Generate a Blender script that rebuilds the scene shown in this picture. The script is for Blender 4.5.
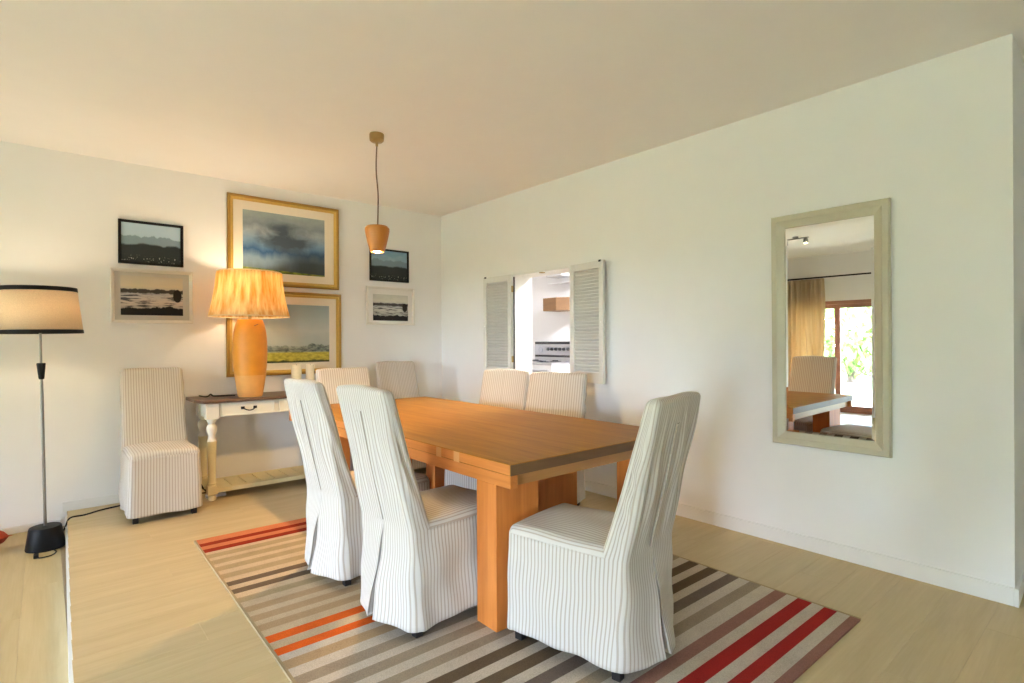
import bpy, bmesh, math, random
from mathutils import Vector, Matrix
R = math.radians
random.seed(7)
scene = bpy.context.scene
for o in list(bpy.data.objects): bpy.data.objects.remove(o, do_unlink=True)
COL = scene.collection

# ------------------------------------------------------------------ camera
cam_d = bpy.data.cameras.new('camera'); cam = bpy.data.objects.new('camera', cam_d); COL.objects.link(cam)
cam_d.sensor_fit = 'HORIZONTAL'; cam_d.sensor_width = 36.0; cam_d.lens = 547.26 / 1024 * 36.0
cam_d.clip_start = 0.02; cam_d.clip_end = 300
yaw, pitch, roll = R(40.54), R(-0.02), R(0.28)
fw = Vector((math.sin(yaw) * math.cos(pitch), math.cos(yaw) * math.cos(pitch), math.sin(pitch)))
ri = Vector((math.cos(yaw), -math.sin(yaw), 0)); dn = fw.cross(ri)
ri2 = math.cos(roll) * ri + math.sin(roll) * dn; dn2 = -math.sin(roll) * ri + math.cos(roll) * dn
cam.matrix_world = Matrix((
    (ri2.x, -dn2.x, -fw.x, 0.0), (ri2.y, -dn2.y, -fw.y, 0.0), (ri2.z, -dn2.z, -fw.z, 1.25), (0, 0, 0, 1)))
scene.camera = cam

# ------------------------------------------------------------------ sky, sun, exposure
SKY = 50.0; SUN = 130.0; EXPOSURE = 0.74
world = bpy.data.worlds.new('sky'); scene.world = world; world.use_nodes = True
nt = world.node_tree; nt.nodes.clear()
tc = nt.nodes.new('ShaderNodeTexCoord'); sp = nt.nodes.new('ShaderNodeSeparateXYZ'); rp = nt.nodes.new('ShaderNodeValToRGB')
bg = nt.nodes.new('ShaderNodeBackground'); ow = nt.nodes.new('ShaderNodeOutputWorld')
nt.links.new(tc.outputs['Generated'], sp.inputs[0]); nt.links.new(sp.outputs['Z'], rp.inputs[0])
rp.color_ramp.elements[0].position = 0.0; rp.color_ramp.elements[0].color = (0.66, 0.80, 1.0, 1)
rp.color_ramp.elements[1].position = 1.0; rp.color_ramp.elements[1].color = (0.32, 0.53, 1.0, 1)
nt.links.new(rp.outputs[0], bg.inputs[0]); bg.inputs[1].default_value = SKY
nt.links.new(bg.outputs[0], ow.inputs[0])
sun_d = bpy.data.lights.new('sun', 'SUN'); sun_d.energy = SUN; sun_d.angle = R(0.6); sun_d.color = (1.0, 0.96, 0.90)
sun = bpy.data.objects.new('sun', sun_d); COL.objects.link(sun)
sun.rotation_euler = Vector((0.46, -0.12, -0.88)).to_track_quat('-Z', 'Y').to_euler()
vs = scene.view_settings
vs.view_transform = 'Standard'; vs.look = 'None'; vs.gamma = 1.0; vs.exposure = EXPOSURE; vs.use_curve_mapping = False
scene.cycles.diffuse_bounces = 6; scene.cycles.max_bounces = 12
scene.cycles.sample_clamp_indirect = 6.0

def portal(y0, y1, z0, z1, x):
    d = bpy.data.lights.new('portal', 'AREA'); d.shape = 'RECTANGLE'; d.size = z1 - z0; d.size_y = y1 - y0; d.cycles.is_portal = True
    o = bpy.data.objects.new('portal', d); COL.objects.link(o); o.location = (x, (y0 + y1) / 2, (z0 + z1) / 2)
    o.rotation_euler = (0, R(-90), 0)
    return o

# ------------------------------------------------------------------ room measures
XW, YW, H, LOW = 3.45, 5.27, 2.68, -0.10        # right wall, back wall, ceiling, sunken living floor
XL, YF, XE = -3.7, -3.2, 6.2                    # window wall, wall behind, passage end
XK, YK = 5.65, 7.2                              # kitchen
DOORS = [(2.76, 4.46, LOW, 1.86), (-1.5, 0.1, LOW, 1.86)]  # second opening is unseen, added to bring in more daylight
for (a, b, c, d) in DOORS: portal(a, b, c, d, XL - 0.22)

# ------------------------------------------------------------------ materials
def new_mat(name):
    m = bpy.data.materials.new(name); m.use_nodes = True
    t = m.node_tree; b = t.nodes['Principled BSDF']
    return m, t, b
def N(t, kind, **kw):
    n = t.nodes.new(kind)
    for k, v in kw.items(): setattr(n, k, v)
    return n
def math_n(t, op, a, b=None, clamp=False):
    n = t.nodes.new('ShaderNodeMath'); n.operation = op; n.use_clamp = clamp
    for i, v in enumerate((a, b)):
        if v is None: continue
        if isinstance(v, (int, float)): n.inputs[i].default_value = v
        else: t.links.new(v, n.inputs[i])
    return n.outputs[0]
def mix_n(t, f, a, b):
    n = t.nodes.new('ShaderNodeMix'); n.data_type = 'RGBA'
    for sock, v in ((n.inputs[0], f), (n.inputs[6], a), (n.inputs[7], b)):
        if isinstance(v, (int, float)): sock.default_value = v
        elif isinstance(v, tuple): sock.default_value = (*v[:3], 1)
        else: t.links.new(v, sock)
    return n.outputs[2]
def noise_n(t, vec, scale, detail=3, rough=0.55, dist=0.0):
    n = t.nodes.new('ShaderNodeTexNoise'); n.inputs['Scale'].default_value = scale; n.inputs['Detail'].default_value = detail
    n.inputs['Roughness'].default_value = rough; n.inputs['Distortion'].default_value = dist
    if vec is not None: t.links.new(vec, n.inputs['Vector'])
    return n.outputs['Fac']
def ramp_n(t, fac, stops, interp='LINEAR'):
    n = t.nodes.new('ShaderNodeValToRGB'); n.color_ramp.interpolation = interp
    e = n.color_ramp.elements
    while len(e) < len(stops): e.new(0.5)
    for i, (p, c) in enumerate(stops): e[i].position = p; e[i].color = (*c[:3], 1)
    t.links.new(fac, n.inputs[0])
    return n.outputs[0]
def mapping_n(t, vec, scale=(1, 1, 1), loc=(0, 0, 0)):
    n = t.nodes.new('ShaderNodeMapping'); n.inputs['Scale'].default_value = scale; n.inputs['Location'].default_value = loc
    t.links.new(vec, n.inputs['Vector']); return n.outputs[0]
def bump_n(t, b, h, strength=0.2, dist=0.01):
    n = t.nodes.new('ShaderNodeBump'); n.inputs['Strength'].default_value = strength; n.inputs['Distance'].default_value = dist
    t.links.new(h, n.inputs['Height']); t.links.new(n.outputs[0], b.inputs['Normal'])
def obj_co(t): return t.nodes.new('ShaderNodeTexCoord').outputs['Object']

def plain(name, col, rough=0.5, metal=0.0, var=0.06, scale=30, bump=0.0, spec=0.5):
    m, t, b = new_mat(name)
    f = noise_n(t, obj_co(t), scale, 4)
    dark = tuple(c * (1 - var) for c in col); lite = tuple(min(1, c * (1 + var)) for c in col)
    t.links.new(mix_n(t, f, dark, lite), b.inputs['Base Color'])
    b.inputs['Roughness'].default_value = rough; b.inputs['Metallic'].default_value = metal
    b.inputs['Specular IOR Level'].default_value = spec
    if bump: bump_n(t, b, f, bump, 0.004)
    return m
def wood(name, c1, c2, axis='Y', rough=0.4, ring=9.0, rand=False, vary=0.0, spec=0.5, streak=1.0, coat=0.0):
    m, t, b = new_mat(name)
    co = obj_co(t)
    oi = t.nodes.new('ShaderNodeObjectInfo')
    if rand:
        va = N(t, 'ShaderNodeVectorMath', operation='ADD'); vm = N(t, 'ShaderNodeVectorMath', operation='SCALE')
        t.links.new(oi.outputs['Location'], vm.inputs[0]); vm.inputs['Scale'].default_value = 3.7
        t.links.new(co, va.inputs[0]); t.links.new(vm.outputs[0], va.inputs[1]); co = va.outputs[0]
    s = {'X': (0.9, 9, 9), 'Y': (9, 0.9, 9), 'Z': (9, 9, 0.9)}[axis]
    st = mapping_n(t, co, s)
    big = noise_n(t, st, ring * 0.22, 4, 0.6, 0.7)
    s2 = {'X': (3, 90, 90), 'Y': (90, 3, 90), 'Z': (90, 90, 3)}[axis]
    fine = noise_n(t, mapping_n(t, co, s2), 1.0, 3, 0.6)
    f = math_n(t, 'ADD', math_n(t, 'MULTIPLY', big, 0.7), math_n(t, 'MULTIPLY', fine, 0.3))
    f = math_n(t, 'ADD', math_n(t, 'MULTIPLY', math_n(t, 'SUBTRACT', f, 0.5), 2.2 * streak), 0.5, True)
    col = mix_n(t, f, c1, c2)
    if vary:
        hs = t.nodes.new('ShaderNodeHueSaturation'); t.links.new(col, hs.inputs['Color'])
        t.links.new(math_n(t, 'ADD', math_n(t, 'MULTIPLY', oi.outputs['Random'], vary), 1 - vary / 2), hs.inputs['Value'])
        col = hs.outputs[0]
    t.links.new(col, b.inputs['Base Color']); b.inputs['Roughness'].default_value = rough
    b.inputs['Specular IOR Level'].default_value = spec; b.inputs['Coat Weight'].default_value = coat; b.inputs['Coat Roughness'].default_value = 0.25
    bump_n(t, b, fine, 0.08, 0.002)
    return m
def fabric(name, base, stripe, period=0.0175, duty=0.36):
    m, t, b = new_mat(name)
    uv = t.nodes.new('ShaderNodeTexCoord').outputs['UV']
    sx = t.nodes.new('ShaderNodeSeparateXYZ'); t.links.new(uv, sx.inputs[0])
    u = math_n(t, 'ADD', sx.outputs[0], math_n(t, 'MULTIPLY', noise_n(t, uv, 5, 2), 0.004))
    fr = math_n(t, 'FRACT', math_n(t, 'MULTIPLY', u, 1 / period))
    tri = math_n(t, 'ABSOLUTE', math_n(t, 'SUBTRACT', fr, 0.5))              # 0 at stripe centre .. 0.5
    k = math_n(t, 'SUBTRACT', 1.0, math_n(t, 'MULTIPLY', math_n(t, 'SUBTRACT', tri, duty / 2 - 0.05), 10.0), True)
    weave = noise_n(t, mapping_n(t, uv, (420, 420, 420)), 1.0, 2)
    k2 = math_n(t, 'MULTIPLY', k, math_n(t, 'ADD', math_n(t, 'MULTIPLY', weave, 0.6), 0.55), True)
    col = mix_n(t, k2, base, stripe)
    t.links.new(col, b.inputs['Base Color']); b.inputs['Roughness'].default_value = 0.9
    b.inputs['Specular IOR Level'].default_value = 0.15
    b.inputs['Sheen Weight'].default_value = 0.15
    bump_n(t, b, math_n(t, 'SUBTRACT', math_n(t, 'MULTIPLY', weave, 0.3), math_n(t, 'MULTIPLY', k, 0.5)), 0.25, 0.003)
    return m
def emit(name, col, strength):
    m = bpy.data.materials.new(name); m.use_nodes = True; t = m.node_tree; t.nodes.clear()
    e = t.nodes.new('ShaderNodeEmission'); e.inputs[0].default_value = (*col, 1); e.inputs[1].default_value = strength
    o = t.nodes.new('ShaderNodeOutputMaterial'); t.links.new(e.outputs[0], o.inputs[0]); return m
def shade_mat(name, col, col2, trans=0.55, vert=True, scale=60):
    m = bpy.data.materials.new(name); m.use_nodes = True; t = m.node_tree; t.nodes.clear()
    co = obj_co(t)
    f = noise_n(t, mapping_n(t, co, (1, 1, 0.08) if vert else (1, 1, 1)), scale, 3)
    f = math_n(t, 'ADD', math_n(t, 'MULTIPLY', math_n(t, 'SUBTRACT', f, 0.5), 3.0), 0.5, True)
    c = mix_n(t, f, col, col2)
    d = t.nodes.new('ShaderNodeBsdfDiffuse'); tr = t.nodes.new('ShaderNodeBsdfTranslucent'); mx = t.nodes.new('ShaderNodeMixShader')
    t.links.new(c, d.inputs[0]); t.links.new(c, tr.inputs[0]); mx.inputs[0].default_value = trans
    t.links.new(d.outputs[0], mx.inputs[1]); t.links.new(tr.outputs[0], mx.inputs[2])
    o = t.nodes.new('ShaderNodeOutputMaterial'); t.links.new(mx.outputs[0], o.inputs[0]); return m
def glass_mat(name, tint=(1, 1, 1)):
    m = bpy.data.materials.new(name); m.use_nodes = True; t = m.node_tree; t.nodes.clear()
    tr = t.nodes.new('ShaderNodeBsdfTransparent'); tr.inputs[0].default_value = (*tint, 1)
    g = t.nodes.new('ShaderNodeBsdfGlossy'); g.inputs['Roughness'].default_value = 0.02
    fr = t.nodes.new('ShaderNodeFresnel'); fr.inputs[0].default_value = 1.35
    mx = t.nodes.new('ShaderNodeMixShader'); t.links.new(fr.outputs[0], mx.inputs[0]); t.links.new(tr.outputs[0], mx.inputs[1]); t.links.new(g.outputs[0], mx.inputs[2])
    o = t.nodes.new('ShaderNodeOutputMaterial'); t.links.new(mx.outputs[0], o.inputs[0]); return m

WALL = plain('wall_plaster', (0.86, 0.85, 0.83), 0.85, var=0.02, scale=6, bump=0.05, spec=0.2)
CEIL = plain('ceiling_plaster', (0.92, 0.885, 0.84), 0.9, var=0.02, scale=5, bump=0.05, spec=0.2)
TRIM = plain('trim_white_paint', (0.82, 0.81, 0.78), 0.45, var=0.03, scale=20)
FLOOR = wood('oak_laminate', (0.45, 0.335, 0.165), (0.61, 0.48, 0.275), 'X', 0.42, 7, True, 0.05, 0.4, 0.8)
FLOOR2 = wood('oak_laminate_lower', (0.40, 0.30, 0.14), (0.54, 0.43, 0.23), 'Y', 0.45, 7, True, 0.07, 0.4, 0.8)
JOINT = plain('floor_joint', (0.40, 0.31, 0.19), 0.7)
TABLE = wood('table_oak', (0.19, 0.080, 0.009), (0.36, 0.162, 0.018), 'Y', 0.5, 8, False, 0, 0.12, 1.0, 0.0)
APRON = wood('table_oak_lit_side', (0.44, 0.135, 0.020), (0.64, 0.225, 0.045), 'Y', 0.5, 8)  # same oak as the top, window light painted in as brighter orange
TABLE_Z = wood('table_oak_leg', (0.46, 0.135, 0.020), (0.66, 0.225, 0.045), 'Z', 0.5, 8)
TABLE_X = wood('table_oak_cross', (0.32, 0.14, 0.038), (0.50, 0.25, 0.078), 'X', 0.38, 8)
ENDGRAIN_SHADED = wood('table_end_grain_shaded', (0.10, 0.045, 0.018), (0.17, 0.085, 0.035), 'X', 0.5, 14)  # end grain with the unlit end's shade put into its dark tone
FABRIC = fabric('striped_ticking', (0.60, 0.56, 0.50), (0.40, 0.335, 0.265))
FABRIC2 = fabric('striped_ticking_inside', (0.62, 0.52, 0.41), (0.40, 0.32, 0.24))
LEGDARK = plain('ebonised_wood', (0.015, 0.012, 0.011), 0.4)
BLACK = plain('black_paint', (0.008, 0.008, 0.008), 0.5, spec=0.2)
CREAM = plain('cream_paint', (0.78, 0.74, 0.62), 0.45, var=0.05, scale=14)
CREAM2 = plain('cream_paint_yellow', (0.70, 0.60, 0.34), 0.5, var=0.06, scale=14)  # yellower cream on the lower legs and shelf
DARKWOOD = wood('walnut_top', (0.055, 0.028, 0.016), (0.13, 0.065, 0.035), 'X', 0.35, 9)
CHROME = plain('brushed_metal', (0.30, 0.29, 0.28), 0.3, 1.0)
GOLD = plain('gilt_frame', (0.34, 0.19, 0.03), 0.42, 0.4, 0.18, 60, 0.1)
GOLD2 = plain('gilt_inner', (0.58, 0.38, 0.09), 0.42, 0.4, 0.15, 60)
MATB = plain('mat_board', (0.80, 0.72, 0.58), 0.9, var=0.03)
MATG = plain('mat_board_grey', (0.55, 0.53, 0.47), 0.9, var=0.03)
MATW = plain('mat_board_white', (0.80, 0.78, 0.73), 0.9, var=0.03)
WHITEF = plain('white_frame_paint', (0.80, 0.77, 0.70), 0.5, var=0.04)
TERRA = plain('terracotta', (0.60, 0.235, 0.014), 0.5, var=0.25, scale=9, bump=0.08)
TERRA2 = plain('terracotta_raw', (0.66, 0.32, 0.085), 0.8, var=0.18, scale=14, bump=0.1)
PENDANT = wood('pendant_wood', (0.36, 0.11, 0.008), (0.50, 0.18, 0.016), 'Z', 0.4, 8)
BRASS = plain('aged_brass', (0.38, 0.26, 0.10), 0.35, 0.7)
BULB = emit('warm_bulb', (1.0, 0.78, 0.45), 40)
MIRROR = bpy.data.materials.new('mirror_silver'); MIRROR.use_nodes = True
_b = MIRROR.node_tree.nodes['Principled BSDF']; _b.inputs['Metallic'].default_value = 1; _b.inputs['Roughness'].default_value = 0.0; _b.inputs['Base Color'].default_value = (0.88, 0.89, 0.87, 1)
MFRAME = plain('mirror_frame_paint', (0.50, 0.46, 0.34), 0.42, var=0.05, scale=25)
GLASS = glass_mat('pane_glass')

# ------------------------------------------------------------------ mesh helpers
class MB:
    def __init__(s): s.v = []; s.f = []; s.m = []; s.uv = {}
    def quad(s, *idx, m=0): s.f.append(tuple(idx)); s.m.append(m)
    def box(s, x0, x1, y0, y1, z0, z1, m=0, M=None):
        k = len(s.v); P = [Vector((x, y, z)) for z in (z0, z1) for (x, y) in ((x0, y0), (x1, y0), (x1, y1), (x0, y1))]
        if M is not None: P = [M @ p for p in P]
        s.v += [tuple(p) for p in P]
        for f in ((3, 2, 1, 0), (4, 5, 6, 7), (0, 1, 5, 4), (1, 2, 6, 5), (2, 3, 7, 6), (3, 0, 4, 7)):
            s.f.append(tuple(k + i for i in f)); s.m.append(m)
        return s
    def prism(s, poly, z0, z1, m=0):
        k = len(s.v); n = len(poly)
        s.v += [(x, y, z0) for x, y in poly] + [(x, y, z1) for x, y in poly]
        s.f.append(tuple(k + i for i in range(n - 1, -1, -1))); s.f.append(tuple(k + n + i for i in range(n))); s.m += [m, m]
        for i in range(n): s.f.append((k + i, k + (i + 1) % n, k + n + (i + 1) % n, k + n + i)); s.m.append(m)
        return s
    def lathe(s, prof, seg=32, c=(0, 0, 0), m=0, caps=True):
        k = len(s.v); n = len(prof)
        for (r, z) in prof:
            for j in range(seg):
                a = 2 * math.pi * j / seg; s.v.append((c[0] + r * math.cos(a), c[1] + r * math.sin(a), c[2] + z))
        for i in range(n - 1):
            for j in range(seg):
                j2 = (j + 1) % seg; s.f.append((k + i * seg + j, k + i * seg + j2, k + (i + 1) * seg + j2, k + (i + 1) * seg + j)); s.m.append(m)
        if caps:
            if prof[0][0] > 1e-5: s.f.append(tuple(k + j for j in range(seg - 1, -1, -1))); s.m.append(m)
            if prof[-1][0] > 1e-5: s.f.append(tuple(k + (n - 1) * seg + j for j in range(seg))); s.m.append(m)
        return s
    def tube(s, pts, r, seg=8, m=0):
        pts = [Vector(p) for p in pts]; k = len(s.v); n = len(pts); rs = r if isinstance(r, (list, tuple)) else [r] * n
        up = Vector((0, 0, 1))
        for i, p in enumerate(pts):
            d = (pts[min(i + 1, n - 1)] - pts[max(i - 1, 0)]).normalized()
            a = d.cross(up) if abs(d.dot(up)) < 0.95 else d.cross(Vector((1, 0, 0)))
            a.normalize(); b = d.cross(a)
            for j in range(seg):
                t = 2 * math.pi * j / seg; s.v.append(tuple(p + rs[i] * (math.cos(t) * a + math.sin(t) * b)))
        for i in range(n - 1):
            for j in range(seg):
                j2 = (j + 1) % seg; s.f.append((k + i * seg + j, k + i * seg + j2, k + (i + 1) * seg + j2, k + (i + 1) * seg + j)); s.m.append(m)
        s.f.append(tuple(k + j for j in range(seg - 1, -1, -1))); s.f.append(tuple(k + (n - 1) * seg + j for j in range(seg))); s.m += [m, m]
        return s
    def build(s, name, mats, parent=None, smooth=False, bevel=0.0, seg=2, loc=None):
        me = bpy.data.meshes.new(name); me.from_pydata(s.v, [], s.f)
        mats = mats if isinstance(mats, (list, tuple)) else [mats]
        for x in mats: me.materials.append(x)
        for p, mi in zip(me.polygons, s.m): p.material_index = mi
        if s.uv:
            lay = me.uv_layers.new(name='UVMap')
            for l in me.loops: lay.data[l.index].uv = s.uv.get(l.vertex_index, (0, 0))
        bm = bmesh.new(); bm.from_mesh(me)
        bmesh.ops.recalc_face_normals(bm, faces=bm.faces)
        if bevel: bmesh.ops.bevel(bm, geom=[e for e in bm.edges if len(e.link_faces) == 2 and e.calc_face_angle(0) > 0.5], offset=bevel, segments=seg, profile=0.6, affect='EDGES')
        bm.to_mesh(me); bm.free()
        if smooth:
            me.polygons.foreach_set('use_smooth', [True] * len(me.polygons))
            me.set_sharp_from_angle(angle=R(40))
        me.update()
        o = bpy.data.objects.new(name, me); COL.objects.link(o); o.parent = parent
        if loc: o.location = loc
        return o
def catmull(pts, n=8):
    P = [Vector(p) for p in pts]; out = []
    for i in range(len(P) - 1):
        p0, p1, p2, p3 = P[max(i - 1, 0)], P[i], P[i + 1], P[min(i + 2, len(P) - 1)]
        for k in range(n):
            t = k / n
            out.append(0.5 * ((2 * p1) + (p2 - p0) * t + (2 * p0 - 5 * p1 + 4 * p2 - p3) * t * t + (3 * p1 - p0 - 3 * p2 + p3) * t ** 3))
    out.append(P[-1]); return out
def tag(o, label, cat, group=None, kind=None):
    o['label'] = label; o['category'] = cat
    if group: o['group'] = group
    if kind: o['kind'] = kind
    return o
def thing(name, label, cat, loc=(0, 0, 0), rz=0, group=None):
    o = bpy.data.objects.new(name, None); COL.objects.link(o); o.empty_display_size = 0.1
    o.location = loc; o.rotation_euler = (0, 0, rz)
    return tag(o, label, cat, group)
def struct(name, mb, mats, label, cat, bevel=0, parent=None):
    o = mb.build(name, mats, parent, bevel=bevel)
    if parent is None: tag(o, label, cat, kind='structure')
    return o
def clone(o, parent=None):
    c = o.copy(); COL.objects.link(c); c.parent = parent
    for ch in list(o.children): clone(ch, c)
    return c

# ------------------------------------------------------------------ floors
def edge_x(y): return 0.077 + (y - 2.58) * 0.0184          # the step's edge, not quite square to the wall
fl = struct('floor', MB().prism([(edge_x(YF) + 0.004, YF), (XE, YF), (XE, 0.62), (XK + .2, 0.62), (XK + .2, YK), (XW, YK), (XW, YW), (edge_x(YW) + 0.004, YW)], LOW - 0.1, -0.008, 0), JOINT,
            'pale oak laminate floor of the raised dining area', 'floor')
PW = 0.192
def plank_mesh(L, W, axis, name, mat):
    mb = MB(); g = 0.0002
    if axis == 'X': mb.box(g, L - g, g, W - g, -0.012, 0.0)
    else: mb.box(g, W - g, g, L - g, -0.012, 0.0)
    o = mb.build(name, mat, bevel=0.0005, seg=1); me = o.data; bpy.data.objects.remove(o); return me
cache = {}
def plank(x, y, z, L, W, axis, mat, parent, name='plank'):
    key = (round(L, 3), round(W, 3), axis)
    if key not in cache: cache[key] = plank_mesh(L, W, axis, 'plank', mat)
    o = bpy.data.objects.new(name, cache[key]); COL.objects.link(o); o.parent = parent; o.location = (x, y, z)
y = -0.49; row = 0; X0 = 0.17
while y < YW - 0.01:
    w = min(PW, YW - y); X0 = edge_x(y + w / 2); xs = [X0]
    x = 0.17 + (0.35, 0.95, 0.65, 1.2)[row % 4]
    xmax = XW if y > 0.35 else XE - 1.2
    while x < xmax - 0.05: xs.append(x); x += 1.285
    xs.append(xmax)
    for a, b in zip(xs[:-1], xs[1:]): plank(a, y, 0, b - a, w, 'X', FLOOR, fl)
    y += PW; row += 1
MB().prism([(edge_x(YF), YF), (XE, YF), (XE, -0.492), (edge_x(-0.492), -0.492)], -0.03, 0.0).build('floor_section', FLOOR, fl)
struct('trim_1', MB().prism([(edge_x(YF) - 0.012, YF), (edge_x(YF) + 0.003, YF), (edge_x(YW) + 0.003, YW - 0.02), (edge_x(YW) - 0.012, YW - 0.02)], LOW, -0.031), TRIM, 'white painted riser board along the low step', 'trim')
fl2 = struct('floor_living', MB().box(XL, 0.25, YF, YW, LOW - 0.12, LOW - 0.008), JOINT, 'pale oak laminate floor one step lower under floor lamp', 'floor')
x = -0.093 - 0.192 * 5
for c in range(6):
    ys = [1.4] + [v for v in (1.9 + 0.42 * (c % 3), 3.2 + 0.42 * (c % 3), 4.5 + 0.42 * (c % 3)) if v < YW - 0.1] + [YW]
    for a, b in zip(ys[:-1], ys[1:]): plank(x, a, LOW, b - a, PW if c < 5 else 0.17, 'Y', FLOOR2, fl2)
    x += PW
MB().box(XL, -0.093 - 0.192 * 5, YF, YW, LOW - 0.01, LOW).build('floor_section', FLOOR2, fl2)
MB().box(-0.093 - 0.192 * 5, 0.07, YF, 1.399, LOW - 0.01, LOW).build('floor_section', FLOOR2, fl2)

# ------------------------------------------------------------------ walls and ceiling
struct('ceiling', MB().box(XL - 0.4, XE + 0.2, YF - 0.2, YK + 0.2, H, H + 0.2), CEIL, 'plain off-white plaster ceiling', 'ceiling')
struct('wall_back', MB().box(XL, XW, YW, YW + 0.2, LOW - .1, H), WALL, 'white plaster wall hung with framed landscapes', 'wall')
OY0, OY1, OZ0, OZ1 = 3.235, 4.005, 0.905, 1.90
wr = MB(); T = 0.21
wr.box(XW, XW + T, 0.42, OY0, -0.1, H).box(XW, XW + T, OY1, YK, -0.1, H).box(XW, XW + T, OY0, OY1, -0.1, OZ0).box(XW, XW + T, OY0, OY1, OZ1, H)
struct('wall_right', wr, WALL, 'long white plaster wall with serving hatch and tall mirror', 'wall')
struct('wall_passage', MB().prism([(XW + T, 0.42 + 0.0), (XE, 0.42 + 0.10), (XE, 0.62), (XW + T, 0.62)], -0.1, H), WALL, 'shaded wall turning the corner past the mirror', 'wall')
struct('wall_front', MB().box(XL, XE, YF - 0.2, YF, LOW - .1, H), WALL, 'white wall closing the room opposite the framed landscapes', 'wall')
struct('wall_end', MB().box(XE, XE + 0.2, YF - .2, 0.62, -0.1, H), WALL, 'white wall at the far end of the passage', 'wall')
wl = MB(); cur = YF - .2
for (a, b, c, d) in sorted(DOORS):
    wl.box(XL - 0.2, XL, cur, a, LOW - .1, H); wl.box(XL - 0.2, XL, a, b, d, H); wl.box(XL - 0.2, XL, a, b, LOW - .1, c); cur = b
wl.box(XL - 0.2, XL, cur, YW + .2, LOW - .1, H)
struct('wall_left', wl, WALL, 'white wall with sliding glass doors to the garden', 'wall')
struct('wall_kitchen', MB().box(XK, XK + 0.2, 0.62, YK, -0.1, H), plain('kitchen_white', (0.86, 0.86, 0.88), 0.5, var=0.01), 'bright white kitchen wall behind the cooker', 'wall')
struct('wall_kitchen_end', MB().box(XW, XK + .2, YK, YK + 0.2, -0.1, H), WALL, 'white end wall of the kitchen', 'wall')
def baseboard(name, x0, x1, y0, y1, z0, h, label):
    struct(name, MB().box(x0, x1, y0, y1, z0, z0 + h), TRIM, label, 'baseboard', 0.004)
baseboard('baseboard_right', XW - 0.016, XW, 0.42, YW - 0.017, 0.0, 0.085, 'low white baseboard along the wall with the mirror')
baseboard('baseboard_back', 0.10, XW - 0.001, YW - 0.016, YW, 0.0, 0.07, 'low white baseboard behind the console table')
baseboard('baseboard_left', XL, 0.085, YW - 0.016, YW, LOW, 0.05, 'low white baseboard beside the floor lamp')
struct('baseboard_passage', MB().prism([(XW - 0.016, 0.404), (XE, 0.505), (XE, 0.52), (XW - 0.016, 0.42)], 0.0, 0.085), TRIM, 'white baseboard wrapping the corner into the passage', 'baseboard', 0.003)
# ------------------------------------------------------------------ rug
rug_cols = [(0.52, 0.39, 0.25), (0.24, 0.022, 0.008), (0.52, 0.17, 0.07), (0.36, 0.27, 0.15), (0.13, 0.088, 0.052), (0.60, 0.10, 0.012),
            (0.40, 0.27, 0.15), (0.30, 0.235, 0.165), (0.28, 0.135, 0.10), (0.30, 0.018, 0.015), (0.52, 0.44, 0.35), (0.155, 0.115, 0.09)]
def rug_mat(i, c):
    m, t, b = new_mat('rug_wool_%d' % i); co = obj_co(t)
    f = noise_n(t, co, 260, 2); f2 = noise_n(t, co, 7, 3)
    f = math_n(t, 'ADD', math_n(t, 'MULTIPLY', f, 0.65), math_n(t, 'MULTIPLY', f2, 0.35))
    f = math_n(t, 'ADD', math_n(t, 'MULTIPLY', math_n(t, 'SUBTRACT', f, 0.5), 2.2), 0.5, True)
    t.links.new(mix_n(t, f, tuple(x * 0.72 for x in c), tuple(min(1, x * 1.28) for x in c)), b.inputs['Base Color'])
    b.inputs['Roughness'].default_value = 0.95; b.inputs['Specular IOR Level'].default_value = 0.1
    bump_n(t, b, f, 0.5, 0.004); return m
RM = [rug_mat(i, c) for i, c in enumerate(rug_cols)]
stripes = [(3.800, 3.742, 1), (3.681, 3.618, 1), (3.576, 3.509, 3), (3.464, 3.394, 3), (3.347, 3.281, 3), (3.224, 3.158, 3), (3.100, 3.042, 4), (2.990, 2.931, 4),
           (2.872, 2.812, 3), (2.75, 2.69, 6), (2.64, 2.58, 6), (2.535, 2.476, 6), (2.417, 2.354, 5), (2.293, 2.236, 5), (2.185, 2.119, 6), (2.055, 1.99, 7), (1.94, 1.88, 7),
           (1.825, 1.770, 7), (1.710, 1.648, 4), (1.595, 1.532, 4), (1.480, 1.418, 11), (1.360, 1.300, 7), (1.232, 1.174, 8), (1.123, 1.058, 9), (1.005, 0.950, 9), (0.897, 0.858, 8)]
rb = MB(); rx0, rx1, ry1, ry0 = 0.700, 2.765, 3.89, 0.858
cuts = [(ry1, None)]; prev = ry1
segs = []
for a, b, m in stripes:
    g = (prev + a) / 2
    base = 10 if a < 2.2 else (0 if a > 3.7 else 0)
    if abs(a - 3.681) < 1e-6: base = 2
    if abs(a - 3.800) < 1e-6: base = 2
    segs.append((prev, a, base)); segs.append((a, b, m)); prev = b
if prev > ry0: segs.append((prev, ry0, 10))
rc = ((rx0 + rx1) / 2, (ry0 + ry1) / 2); th = 0.010
def rot(x, y, a=R(-0.75)):
    dx, dy = x - rc[0], y - rc[1]; return (rc[0] + dx * math.cos(a) - dy * math.sin(a), rc[1] + dx * math.sin(a) + dy * math.cos(a))
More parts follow.
